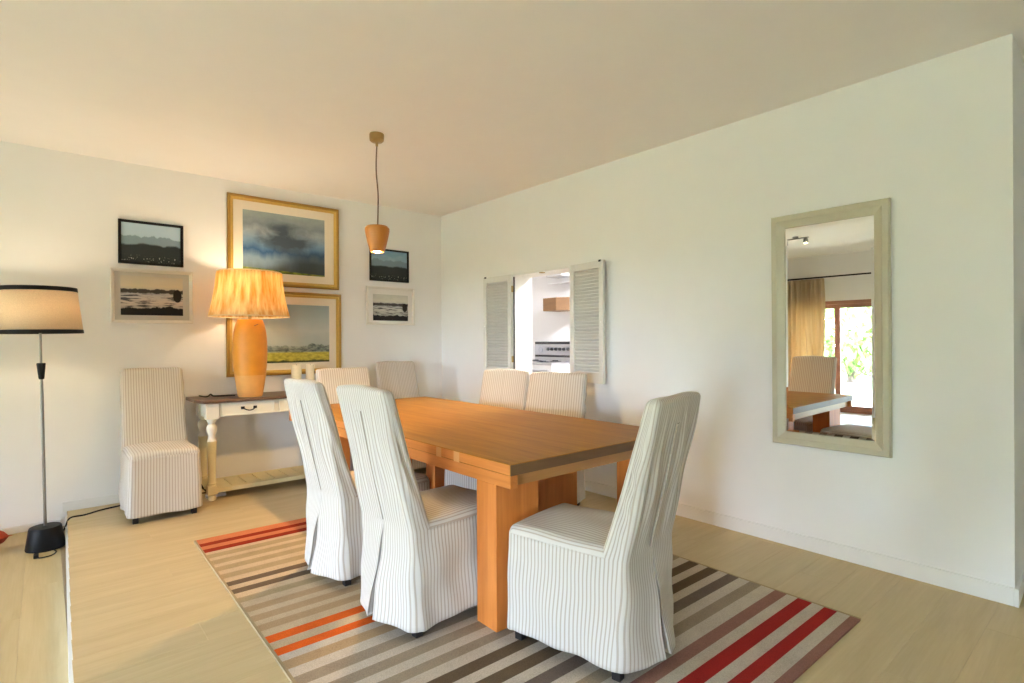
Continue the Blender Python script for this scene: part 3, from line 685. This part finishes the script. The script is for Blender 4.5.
def picture(name, label, x0, x1, z0, z1, fr, depth, fmats, layers, artmat, inner, group=None, glaze=None, tilt=0):
    """fr: frame width; layers: (material, inset) mats; inner: rect of the painted sheet"""
    xc, zc = (x0 + x1) / 2, (z0 + z1) / 2; w, h = (x1 - x0) / 2, (z1 - z0) / 2
    p = thing(name, label, 'picture', (xc, YW, zc), 0, group); p.rotation_euler = (0, tilt, 0)
    f = MB(); steps = [(0.0, 0.0), (0.0, 0.75), (0.12, 1.0), (0.35, 1.0), (0.5, 0.78), (0.72, 0.82), (0.86, 0.55), (1.0, 0.5), (1.0, 0.15)]
    for (s, d) in steps:
        i = s * fr
        for (a, b) in ((-1, -1), (1, -1), (1, 1), (-1, 1)): f.v.append((a * (w - i), -0.003 - d * depth, b * (h - i)))
    for k in range(len(steps) - 1):
        for j in range(4): f.quad(4 * k + j, 4 * k + (j + 1) % 4, 4 * k + 4 + (j + 1) % 4, 4 * k + 4 + j, m=(1 if k >= 4 else 0))
    for j in range(4): pass
    f.quad(0, 1, 2, 3); f.build('frame', fmats, p)
    d = 0.003 + depth * 0.18
    for i, (mt, ins) in enumerate(layers):
        e = fr - 0.001 + ins; MB().box(-w + e, w - e, -d - 0.002, -d, -h + e, h - e).build('mat_board', mt, p); d += 0.0022
    ix0, ix1, iz0, iz1 = inner
    MB().box(ix0 - xc, ix1 - xc, -d - 0.0015, -d, iz0 - zc, iz1 - zc).build('painting', artmat, p)
    return p
def grass(t, g, sx, col):
    n = noise_n(t, mapping_n(t, g, (9, 1, 20)), 1.5, 4)
    k = math_n(t, 'MULTIPLY', math_n(t, 'SUBTRACT', math_n(t, 'ADD', math_n(t, 'MULTIPLY', sx.outputs[0], -0.06), 0.085), sx.outputs[2]), 60, True)
    return mix_n(t, k, col, ramp_n(t, n, [(0.3, (0.05, 0.06, 0.02)), (0.5, (0.16, 0.20, 0.03)), (0.7, (0.34, 0.36, 0.06))]))
def storm(t, g, sx, col):
    n = noise_n(t, mapping_n(t, g, (2.6, 1, 3.4), (3.3, 0, 1.2)), 1.25, 5, 0.55, 0.6)
    dx = math_n(t, 'POWER', math_n(t, 'SUBTRACT', sx.outputs[0], 0.52), 2); dz = math_n(t, 'POWER', math_n(t, 'SUBTRACT', sx.outputs[2], 0.60), 2)
    core = math_n(t, 'SUBTRACT', 1.0, math_n(t, 'ADD', math_n(t, 'MULTIPLY', dx, 7.0), math_n(t, 'MULTIPLY', dz, 14.0)))
    k = math_n(t, 'MULTIPLY', math_n(t, 'SUBTRACT', math_n(t, 'ADD', math_n(t, 'MULTIPLY', core, 0.45), n), 0.50), 2.6, True)
    col = mix_n(t, k, col, (0.060, 0.080, 0.105))
    low = math_n(t, 'MULTIPLY', math_n(t, 'MULTIPLY', math_n(t, 'SUBTRACT', sx.outputs[0], 0.30), 2.6, True), math_n(t, 'MULTIPLY', math_n(t, 'SUBTRACT', 0.45, sx.outputs[2]), 4.0, True))
    col = mix_n(t, math_n(t, 'MULTIPLY', low, 0.9), col, (0.045, 0.055, 0.058))
    return grass(t, g, sx, col)
A1 = art('storm_painting', [(0.0, (0.10, 0.13, 0.13)), (0.22, (0.20, 0.28, 0.36)), (0.36, (0.035, 0.10, 0.22)), (0.52, (0.20, 0.31, 0.43)), (0.68, (0.36, 0.41, 0.45)), (0.80, (0.22, 0.26, 0.28)), (1.0, (0.33, 0.39, 0.38))], (0.05, 0.06, 0.07, 0.25), 2.1, 0.25, extra=storm)
def valley(t, g, sx, col):
    n = noise_n(t, mapping_n(t, g, (5, 1, 1), (1.3, 0, 0)), 1.6, 5, 0.6)
    rid = math_n(t, 'ADD', 0.20, math_n(t, 'MULTIPLY', n, 0.22))
    k = math_n(t, 'MULTIPLY', math_n(t, 'SUBTRACT', rid, sx.outputs[2]), 40, True)
    shade = noise_n(t, mapping_n(t, g, (12, 1, 16)), 1.3, 4)
    col = mix_n(t, k, col, ramp_n(t, shade, [(0.35, (0.06, 0.08, 0.08)), (0.65, (0.30, 0.34, 0.28))]))
    k2 = math_n(t, 'MULTIPLY', math_n(t, 'SUBTRACT', 0.19, sx.outputs[2]), 40, True)
    col = mix_n(t, k2, col, ramp_n(t, shade, [(0.3, (0.22, 0.20, 0.03)), (0.6, (0.50, 0.42, 0.07))]))
    k3 = math_n(t, 'MULTIPLY', math_n(t, 'SUBTRACT', math_n(t, 'MULTIPLY', n, 0.09), sx.outputs[2]), 50, True)
    return mix_n(t, k3, col, (0.05, 0.06, 0.025))
A2 = art('valley_painting', [(0.0, (0.3, 0.28, 0.1)), (0.3, (0.42, 0.46, 0.42)), (0.55, (0.52, 0.55, 0.50)), (0.8, (0.38, 0.46, 0.47)), (1.0, (0.30, 0.40, 0.43))], (0.35, 0.40, 0.40, 0.3), 5.2, 0.12, extra=valley)
def misty(seedv, lights=True):
    def f(t, g, sx, col):
        n = noise_n(t, mapping_n(t, g, (3.2, 1, 1), (seedv, 0, 0)), 1.5, 5, 0.55)
        k = math_n(t, 'MULTIPLY', math_n(t, 'SUBTRACT', math_n(t, 'ADD', 0.50, math_n(t, 'MULTIPLY', n, 0.38)), sx.outputs[2]), 30, True)
        col = mix_n(t, k, col, (0.20, 0.27, 0.32))
        n2 = noise_n(t, mapping_n(t, g, (2.4, 1, 1), (seedv + 4, 0, 0)), 1.5, 4)
        k = math_n(t, 'MULTIPLY', math_n(t, 'SUBTRACT', math_n(t, 'ADD', 0.38, math_n(t, 'MULTIPLY', n2, 0.22)), sx.outputs[2]), 22, True)
        col = mix_n(t, k, col, (0.030, 0.036, 0.038))
        sp2 = noise_n(t, mapping_n(t, g, (30, 1, 18), (seedv, 0, 2)), 1.0, 2)
        band = math_n(t, 'MULTIPLY', math_n(t, 'SUBTRACT', 0.10, math_n(t, 'ABSOLUTE', math_n(t, 'SUBTRACT', sx.outputs[2], 0.09))), 16, True)
        k = math_n(t, 'MULTIPLY', math_n(t, 'MULTIPLY', math_n(t, 'SUBTRACT', sp2, 0.60), 14, True), band)
        return mix_n(t, k, col, (0.7, 0.68, 0.6))
    return f
A3 = art('mountain_print', [(0.0, (0.2, 0.27, 0.3)), (0.6, (0.40, 0.53, 0.64)), (1.0, (0.44, 0.57, 0.66))], (0.5, 0.58, 0.62, 0.25), 1.0, 0.1, extra=misty(0.7))
A4 = art('mountain_print_dusk', [(0.0, (0.1, 0.16, 0.2)), (0.6, (0.28, 0.40, 0.50)), (1.0, (0.16, 0.30, 0.44))], (0.5, 0.60, 0.66, 0.3), 3.4, 0.1, extra=misty(5.2))
def lagoon(seedv):
    def f(t, g, sx, col):
        n = noise_n(t, mapping_n(t, g, (5, 1, 1), (seedv, 0, 0)), 1.6, 5, 0.6)
        d = math_n(t, 'ABSOLUTE', math_n(t, 'SUBTRACT', sx.outputs[2], 0.62))
        k = math_n(t, 'MULTIPLY', math_n(t, 'SUBTRACT', math_n(t, 'MULTIPLY', n, 0.13), d), 40, True)
        col = mix_n(t, k, col, (0.06, 0.055, 0.05))
        w = noise_n(t, mapping_n(t, g, (3, 1, 18), (seedv, 0, 3)), 1.2, 4)
        k = math_n(t, 'MULTIPLY', math_n(t, 'MULTIPLY', math_n(t, 'SUBTRACT', w, 0.50), 12, True), math_n(t, 'MULTIPLY', math_n(t, 'SUBTRACT', 0.60, sx.outputs[2]), 12, True))
        col = mix_n(t, k, col, (0.08, 0.08, 0.085))
        n3 = noise_n(t, mapping_n(t, g, (4, 1, 1), (seedv + 9, 0, 0)), 1.4, 5, 0.6)
        k = math_n(t, 'MULTIPLY', math_n(t, 'SUBTRACT', math_n(t, 'ADD', 0.06, math_n(t, 'MULTIPLY', n3, 0.30)), sx.outputs[2]), 40, True)
        col = mix_n(t, k, col, (0.018, 0.016, 0.015))
        dx = math_n(t, 'POWER', math_n(t, 'MULTIPLY', math_n(t, 'SUBTRACT', sx.outputs[0], 0.91), 13.0), 2); dz = math_n(t, 'POWER', math_n(t, 'MULTIPLY', math_n(t, 'SUBTRACT', sx.outputs[2], 0.52), 5.5), 2)
        k = math_n(t, 'MULTIPLY', math_n(t, 'SUBTRACT', math_n(t, 'ADD', 0.55, math_n(t, 'MULTIPLY', n, 0.8)), math_n(t, 'ADD', dx, dz)), 6, True)
        return mix_n(t, k, col, (0.02, 0.018, 0.016))
    return f
A5 = art('lagoon_print', [(0.0, (0.25, 0.23, 0.22)), (0.35, (0.62, 0.55, 0.48)), (0.55, (0.45, 0.46, 0.46)), (0.75, (0.66, 0.58, 0.42)), (1.0, (0.56, 0.52, 0.42))], (0.70, 0.55, 0.40, 0.3), 1.5, 0.08, extra=lagoon(1.1))
A6 = art('lagoon_print_pale', [(0.0, (0.3, 0.3, 0.28)), (0.4, (0.62, 0.60, 0.54)), (0.6, (0.45, 0.46, 0.46)), (0.75, (0.70, 0.68, 0.58)), (1.0, (0.60, 0.60, 0.54))], (0.4, 0.4, 0.36, 0.4), 6.5, 0.08, extra=lagoon(7.4))
picture('framed_picture', 'gilt-framed stormy sky landscape painting, the upper large one above the lamp', 1.222, 2.230, 1.768, 2.566, 0.048, 0.030, [GOLD, GOLD2], [(MATB, 0.0)], A1, (1.349, 2.090, 1.888, 2.440))
picture('framed_picture', 'gilt-framed green valley landscape painting, the lower one behind the terracotta lamp', 1.212, 2.250, 0.948, 1.724, 0.048, 0.030, [GOLD, GOLD2], [(MATB, 0.0)], A2, (1.335, 2.132, 1.060, 1.605))
picture('framed_picture', 'black-framed misty mountain picture above the floor lamp side white frame', 0.444, 0.888, 1.880, 2.226, 0.020, 0.022, [BLACK, BLACK], [], A3, (0.463, 0.869, 1.899, 2.207))
picture('framed_picture', 'white-framed dark lagoon print under the black frame near the floor lamp', 0.393, 0.955, 1.410, 1.842, 0.026, 0.034, [WHITEF, WHITEF], [(MATG, 0.0)], A5, (0.458, 0.883, 1.474, 1.786), tilt=R(-0.4))
picture('framed_picture', 'black-framed mountain picture in the corner behind the pendant lamp', 2.566, 3.020, 1.890, 2.230, 0.018, 0.022, [BLACK, BLACK], [], A4, (2.583, 3.003, 1.907, 2.213))
picture('framed_picture', 'white-framed pale lagoon print in the corner below the black frame', 2.523, 3.085, 1.428, 1.830, 0.024, 0.030, [WHITEF, WHITEF], [(MATW, 0.0)], A6, (2.60, 3.01, 1.475, 1.75))

# ------------------------------------------------------------------ wall mirror
mr = thing('wall_mirror', 'tall wall mirror in a pale olive painted frame', 'mirror', (XW - 0.004, 1.215, 0.618))
mr.rotation_euler = (0, R(-0.30), 0)
mh, mw, fr = 1.386, 0.312, 0.075
f = MB(); steps = [(0.0, 0.0), (0.0, 0.022), (0.08, 0.034), (0.45, 0.034), (0.55, 0.028), (0.85, 0.018), (1.0, 0.015), (1.0, 0.004)]
for (s, d) in steps:
    i = s * fr
    for (yy, z) in ((-mw + i, i), (mw - i, i), (mw - i, mh - i), (-mw + i, mh - i)): f.v.append((-d, yy, z))
for k in range(len(steps) - 1):
    for j in range(4): f.quad(4 * k + j, 4 * k + (j + 1) % 4, 4 * k + 4 + (j + 1) % 4, 4 * k + 4 + j)
f.quad(0, 1, 2, 3)
f.build('frame', MFRAME, mr)
# bevelled plate
b = MB(); e0, e1 = fr - 0.004, fr + 0.016
for (e, d) in ((e0, 0.0075), (e1, 0.0105)):
    for (yy, z) in ((-mw + e, e), (mw - e, e), (mw - e, mh - e), (-mw + e, mh - e)): b.v.append((-d, yy, z))
b.quad(4, 5, 6, 7)
for j in range(4): b.quad(j, (j + 1) % 4, 4 + (j + 1) % 4, 4 + j)
b.build('mirror_glass', MIRROR, mr)

# ------------------------------------------------------------------ serving hatch with louvred shutters
hw_ = MB(); e = 0.028
hw_.box(XW - 0.012, XW + T + 0.012, OY0, OY0 + 0.02, OZ0, OZ1).box(XW - 0.012, XW + T + 0.012, OY1 - 0.02, OY1, OZ0, OZ1).box(XW - 0.012, XW + T + 0.012, OY0, OY1, OZ1 - 0.02, OZ1).box(XW - 0.02, XW + T + 0.03, OY0, OY1, OZ0, OZ0 + 0.025)
struct('trim_2', hw_, TRIM, 'white wooden lining of the kitchen serving hatch', 'trim', 0.002)
SHUT = plain('shutter_paint', (0.72, 0.71, 0.66), 0.5, var=0.03)
def shutter(yh, sgn, ang, label):
    w, h, t = 0.398, 0.985, 0.026
    p = thing('louvred_shutter', label, 'shutter', (XW - 0.016, yh, OZ0 + 0.003), 0, 'hatch shutters')
    p.rotation_euler = (0, 0, ang)
    # local: +y*sgn away from the hinge, -x into the room
    def bx(a, b, z0, z1, x0=-t, x1=0.0, name='stile', bev=0.002):
        y0, y1 = sorted((sgn * a, sgn * b)); MB().box(x0, x1, y0, y1, z0, z1).build(name, SHUT, p, bevel=bev)
    bx(0, 0.045, 0, h); bx(w - 0.045, w, 0, h); bx(0.0455, w - 0.0455, 0, 0.085, name='rail'); bx(0.0455, w - 0.0455, h - 0.06, h, name='rail')
    n = 30; z0, z1 = 0.09, h - 0.065; me = None
    for i in range(n):
        z = z0 + (z1 - z0) * (i + 0.5) / n
        if me is None:
            mb = MB(); L = w - 0.091; M = Matrix.Rotation(R(38), 4, 'Y')
            mb.box(-0.017, 0.017, 0, L, -0.003, 0.003, M=M); o = mb.build('slat', SHUT, p); me = o.data
        else: o = bpy.data.objects.new('slat', me); COL.objects.link(o); o.parent = p
        o.location = (-t / 2, 0.0455 if sgn > 0 else -(w - 0.0455), z)
    MB().tube([(-t - 0.008, sgn * (w - 0.02), h * 0.5), (-t - 0.002, sgn * (w - 0.02), h * 0.5)], 0.007, 10).build('knob', TRIM, p)
    MB().box(-t - 0.003, -t + 0.002, *sorted((sgn * (w - 0.045), sgn * (w - 0.02))), h - 0.012, h + 0.004).build('catch', BLACK, p)
    for zz in (0.14, h - 0.17): MB().box(-0.02, 0.004, *sorted((sgn * -0.006, sgn * 0.003)), zz, zz + 0.06).build('hinge', BRASS, p)
shutter(OY0 - 0.02, -1, R(-7), 'open louvred shutter on the mirror side of the kitchen hatch')
shutter(OY1 - 0.005, 1, R(4), 'open louvred shutter on the room-corner side of the kitchen hatch')
hs = MB().box(XW - 0.014, XW - 0.003, OY1 - 0.022, OY1 - 0.010, OZ0 + 0.03, OZ1 - 0.03).build('hatch_gap_shade', plain('gap_shade_dark', (0.05, 0.045, 0.04), 0.5), None)  # dark colour stands for the shade in the gap at the shutter
tag(hs, 'long dark strip painting the shaded gap beside the farther shutter', 'hinge')
hc = MB().box(XW - 0.006, XW + 0.03, 3.60, 3.64, OZ1 - 0.028, OZ1 - 0.0205).build('hatch_catch', BRASS, None)
tag(hc, 'small brass catch on the top of the hatch opening', 'catch')

# ------------------------------------------------------------------ kitchen seen through the hatch
STEEL = plain('stainless', (0.50, 0.50, 0.54), 0.3, 0.9); DK = plain('oven_black', (0.015, 0.015, 0.02), 0.25)
KW = plain('kitchen_lacquer', (0.82, 0.82, 0.84), 0.35, var=0.01)
ck = thing('cooker', 'stainless range cooker with knobs on its raised rear panel seen through the hatch', 'cooker', (0, 0, 0))
y0, y1 = 5.10, 5.99
MB().box(XK - 0.60, XK - 0.02, y0, y1, 0.06, 0.93).build('body', KW, ck, bevel=0.006)
MB().box(XK - 0.61, XK - 0.08, y0, y1, 0.931, 0.965).build('hob', STEEL, ck, bevel=0.004)
MB().box(XK - 0.08, XK - 0.02, y0, y1, 0.966, 1.245).build('rear_panel', STEEL, ck, bevel=0.004)
MB().box(XK - 0.082, XK - 0.0802, y0 + 0.01, y1 - 0.01, 1.205, 1.24).build('panel_band', DK, ck)
MB().box(XK - 0.082, XK - 0.0802, y0 + 0.01, y1 - 0.01, 1.02, 1.05).build('panel_band', DK, ck)
MB().lathe([(0.0, 0.0), (0.045, 0.0), (0.045, 0.010), (0.036, 0.012), (0.0, 0.012)], 20, caps=False).build('clock', plain('clock_face', (0.35, 0.35, 0.4), 0.3), ck, smooth=True)
o = bpy.context.scene.objects['clock']; o.rotation_euler = (0, R(-90), 0); o.location = (XK - 0.081, 5.86, 1.125)
kn = None
for i, yy in enumerate((5.70, 5.62, 5.54, 5.46, 5.38, 5.30)):
    if kn is None: kn = MB().lathe([(0.0, 0.0), (0.024, 0.0), (0.020, 0.026), (0.0, 0.028)], 14, caps=False).build('knob', DK, ck, smooth=True); q = kn
    else: q = kn.copy(); COL.objects.link(q); q.parent = ck
    q.rotation_euler = (0, R(-90), 0); q.location = (XK - 0.081, yy, 1.135)
for (yy, xx) in ((5.42, XK - 0.22), (5.42, XK - 0.46), (5.82, XK - 0.22), (5.82, XK - 0.46)):
    b = MB().lathe([(0.0, 0.0), (0.085, 0.0), (0.085, 0.006), (0.045, 0.008), (0.040, 0.018), (0.0, 0.018)], 20, caps=False).build('burner', DK, ck, smooth=True); b.location = (xx, yy, 0.9655)
MB().box(XK - 0.64, XK - 0.601, y0 + 0.05, y1 - 0.25, 0.84, 0.87).build('oven_handle', STEEL, ck, bevel=0.004)
hd = thing('extractor_hood', 'brown extractor hood on the kitchen wall above the cooker', 'hood', (0, 0, 0))
HB = wood('hood_wood', (0.13, 0.065, 0.025), (0.20, 0.105, 0.045), 'Y', 0.6, 8)
mb = MB(); P = [(XK - 0.01, 5.16, 1.73), (XK - 0.01, 5.86, 1.73), (XK - 0.30, 5.86, 1.73), (XK - 0.30, 5.16, 1.73)]
mb.prism([(XK - 0.32, 5.30), (XK - 0.22, 5.14), (XK - 0.01, 5.14), (XK - 0.01, 5.56), (XK - 0.32, 5.56)], 1.67, 1.85).build('hood_body', HB, hd, bevel=0.006)
MB().box(XK - 0.20, XK - 0.01, 4.98, 5.138, 1.70, 1.755).build('fan_vent', STEEL, hd, bevel=0.004)
MB().box(XK - 0.18, XK - 0.01, 4.98, 5.138, 1.78, 1.83).build('fan_vent', DK, hd, bevel=0.004)
cb = thing('wall_cabinet', 'small pale grey kitchen wall cabinet high above the extractor hood', 'cabinet', (0, 0, 0))
MB().box(XK - 0.25, XK - 0.005, 5.25, 5.56, 2.15, 2.29).build('body', plain('cab_grey', (0.55, 0.55, 0.56), 0.5), cb, bevel=0.004)
MB().box(XK - 0.268, XK - 0.251, 5.255, 5.555, 2.155, 2.285).build('door', plain('cab_grey_door', (0.62, 0.62, 0.63), 0.45), cb, bevel=0.003)
sh_ = MB().box(XK - 0.16, XK - 0.003, 5.15, 5.62, 2.06, 2.075).build('wall_shelf', KW, None, bevel=0.002); tag(sh_, 'thin white shelf on the kitchen wall under the grey cabinet', 'shelf')
bc = thing('base_cabinet', 'white kitchen base cabinet beside the cooker', 'cabinet', (0, 0, 0))
MB().box(XK - 0.58, XK - 0.003, 6.01, 7.15, 0.08, 0.90).build('body', KW, bc, bevel=0.003)
MB().box(XK - 0.60, XK - 0.003, 6.0, 7.17, 0.901, 0.94).build('worktop', plain('worktop_white', (0.80, 0.80, 0.80), 0.3), bc, bevel=0.004)
d = MB().box(XK - 0.60, XK - 0.581, 6.03, 6.60, 0.10, 0.89).build('door', KW, bc, bevel=0.003); MB().box(XK - 0.625, XK - 0.601, 6.06, 6.075, 0.70, 0.85).build('handle', DK, d)
kl = thing('kitchen_fill_panel', 'unseen square ceiling panel added to brighten the kitchen', 'lamp', (4.75, 3.6, 0))  # unseen fill light, added to brighten the kitchen and the hatch jamb
MB().box(-0.30, 0.30, -0.30, 0.30, H - 0.05, H).build('frame', TRIM, kl, bevel=0.004)
MB().box(-0.27, 0.27, -0.27, 0.27, H - 0.056, H - 0.0502).build('diffuser', emit('kitchen_fill_glow', (0.95, 0.96, 1.0), 130), kl)

# ------------------------------------------------------------------ window wall: doors, curtain, spots
FRAMEW = plain('door_frame_brown', (0.30, 0.12, 0.075), 0.5, var=0.15, scale=12)
def sliding_door(idx, a, b, c, d, panels, label, open_last=False):
    r = bpy.data.objects.new('door_%d' % idx, None); COL.objects.link(r); r.location = (XL - 0.1, a, c); tag(r, label, 'door', kind='structure')
    W, Hh = b - a, d - c; t = 0.06
    for (p0, p1, q0, q1) in ((0, W, 0.0, 0.04), (0, W, Hh - t, Hh), (0, t, 0.04, Hh - t), (W - t, W, 0.04, Hh - t)):
        MB().box(-0.05, 0.05, p0, p1, q0, q1).build('frame', FRAMEW, r, bevel=0.003)
    pw = (W - 2 * t) / panels
    for i in range(panels):
        y0 = t + i * pw; s = 0.05; x = -0.02 if i % 2 else 0.02
        leaf = MB()
        leaf.box(x - .018, x + .018, y0, y0 + s, 0.042, Hh - t - .002).box(x - .018, x + .018, y0 + pw - s, y0 + pw, 0.042, Hh - t - .002).box(x - .018, x + .018, y0 + s, y0 + pw - s, 0.042, 0.042 + 0.08).box(x - .018, x + .018, y0 + s, y0 + pw - s, Hh - t - 0.07, Hh - t - .002)
        lf = leaf.build('door_leaf', FRAMEW, r)
        MB().box(x - .003, x + .003, y0 + s, y0 + pw - s, 0.122, Hh - t - 0.07).build('pane', GLASS, lf)
sliding_door(1, *DOORS[0], 2, 'brown-framed sliding glass door beside the curtain, seen in the mirror')
sliding_door(2, *DOORS[1], 2, 'unseen second brown-framed sliding glass doors, added to let in more light')
CURT = shade_mat('curtain_linen', (0.62, 0.48, 0.30), (0.72, 0.58, 0.38), 0.35, True, 12)
mb = MB(); n = 160; zs = [LOW + 0.02, 0.4, 0.9, 1.4, 1.9, 2.18, 2.26]
for z in zs:
    k = 1 if z < 2.1 else 0.75
    for i in range(n + 1):
        s = i / n; mb.v.append((XL + 0.13 + 0.045 * k * math.sin(s * 2 * math.pi * 9 + 0.5 * math.sin(z * 2)) + 0.012 * math.sin(s * 40 + z * 3), 3.74 + 0.78 * s + 0.012 * math.sin(z * 3 + s * 9), z))
for k in range(len(zs) - 1):
    for i in range(n): mb.quad(k * (n + 1) + i, k * (n + 1) + i + 1, (k + 1) * (n + 1) + i + 1, (k + 1) * (n + 1) + i)
cu = mb.build('curtain', CURT, None, smooth=True); s = cu.modifiers.new('thick', 'SOLIDIFY'); s.thickness = 0.003
tag(cu, 'beige gathered linen curtain hanging beside the glass door, seen in the mirror', 'curtain')
cr = thing('curtain_rod', 'dark metal curtain rod over the glass door, seen in the mirror', 'curtain rod', (0, 0, 0))
MB().tube([(XL + 0.13, 2.98, 2.28), (XL + 0.13, 4.75, 2.28)], 0.013, 10).build('rod', BLACK, cr, smooth=True)
for yy in (2.96, 4.77): MB().lathe([(0.0, -0.025), (0.02, -0.015), (0.026, 0), (0.02, 0.015), (0.0, 0.025)], 14, (XL + 0.13, yy, 2.28), caps=False).build('finial', BLACK, cr, smooth=True)
for yy in (3.05, 4.68): MB().box(XL, XL + 0.13, yy - 0.006, yy + 0.006, 2.274, 2.286).build('bracket', BLACK, cr)
st = thing('ceiling_spotlight', 'small chrome ceiling spotlight reflected at the top of the mirror', 'lamp', (-1.35, 3.32, H))
MB().tube([(0, -0.18, -0.03), (0, 0.18, -0.03)], 0.010, 10).build('bar', CHROME, st, smooth=True)
MB().lathe([(0.0, 0.0), (0.04, 0.0), (0.04, -0.02), (0.0, -0.025)], 20, caps=False).build('ceiling_rose', CHROME, st, smooth=True)
for yy in (-0.14, 0.14):
    h = MB().lathe([(0.018, -0.03), (0.03, -0.05), (0.034, -0.11), (0.030, -0.11), (0.026, -0.06), (0.0, -0.05)], 16, (0, yy, 0), caps=False).build('spot_head', CHROME, st, smooth=True)
    MB().lathe([(0.0, -0.108), (0.026, -0.107), (0.026, -0.10), (0.0, -0.10)], 14, (0, yy, 0), caps=False).build('bulb', BULB, h, smooth=True)

# ------------------------------------------------------------------ garden
LAWN = plain('lawn', (0.29, 0.31, 0.12), 0.95, var=0.35, scale=3)
struct('lawn', MB().box(-60, XL - 0.2, -40, 45, LOW - 0.45, LOW - 0.12), LAWN, 'sunlit green lawn outside the glass doors', 'lawn')
struct('terrace', MB().box(-6.4, XL - 0.2, -3.4, 5.6, LOW - 0.12, LOW - 0.04), plain('terrace_stone', (0.68, 0.62, 0.46), 0.85, var=0.08, scale=4), 'pale stone terrace outside the glass doors', 'terrace')
LEAFM = plain('leaf_green', (0.16, 0.24, 0.06), 0.8, var=0.4, scale=5); BARK = plain('bark', (0.10, 0.07, 0.05), 0.9)
def tree(x, y, h, r, label, seed):
    rn = random.Random(seed); t = thing('garden_tree', label, 'tree', (x, y, LOW - 0.12), 0, 'garden trees')
    MB().tube([(0, 0, 0), (0.05, 0.02, h * 0.3), (0, 0.05, h * 0.6)], [0.14, 0.11, 0.06], 10).build('trunk', BARK, t, smooth=True)
    mb = MB()
    for i in range(1500):
        while True:
            p = Vector((rn.uniform(-1, 1), rn.uniform(-1, 1), rn.uniform(-1, 1)))
            if 0.25 < p.length < 1: break
        p = Vector((p.x * r, p.y * r, h * 0.53 + p.z * h * 0.47)); M = Matrix.Rotation(rn.uniform(0, 6.28), 3, 'Z') @ Matrix.Rotation(rn.uniform(0, 3.1), 3, 'X'); s = rn.uniform(0.12, 0.22)
        k = len(mb.v)
        for c in ((-s * .5, 0, 0), (0, -s, 0.03), (s * .5, 0, 0), (0, s, 0.03)): mb.v.append(tuple(p + M @ Vector(c)))
        mb.quad(k, k + 1, k + 2, k + 3)
    mb.build('foliage', LEAFM, t)
for i, (x, y, h, r) in enumerate(((-12.0, 6.0, 2.7, 1.7), (-14.0, 10.6, 5.4, 2.3), (-14.5, -2.6, 4.2, 2.0), (-17.5, 16.8, 6.0, 2.6))):
    tree(x, y, h, r, ('leafy garden tree framed by the glass door in the mirror', 'taller leafy garden tree behind the shed', 'leafy garden tree opposite the wide sliding doors', 'tallest leafy tree at the back of the garden')[i], 50 + i)
sd = thing('garden_shed', 'dark-roofed garden shed glimpsed through the glass door in the mirror', 'shed', (-9.6, 8.3, LOW - 0.12))
MB().box(-1.0, 1.0, -0.8, 0.8, 0, 1.35).build('wall', plain('shed_wall', (0.35, 0.30, 0.27), 0.8), sd)
mb = MB(); mb.v = [(-1.25, -1.0, 1.3), (1.25, -1.0, 1.3), (1.25, 1.0, 1.3), (-1.25, 1.0, 1.3), (-1.25, 0, 1.95), (1.25, 0, 1.95)]
for f in ((0, 1, 5, 4), (2, 3, 4, 5), (0, 4, 3), (1, 2, 5), (3, 2, 1, 0)): mb.f.append(f); mb.m.append(0)
mb.build('roof', plain('shed_roof', (0.06, 0.06, 0.07), 0.7), sd)
MB().box(0.98, 1.02, -0.3, 0.3, 0.0, 1.2).build('door', plain('shed_door', (0.5, 0.48, 0.45), 0.7), sd)
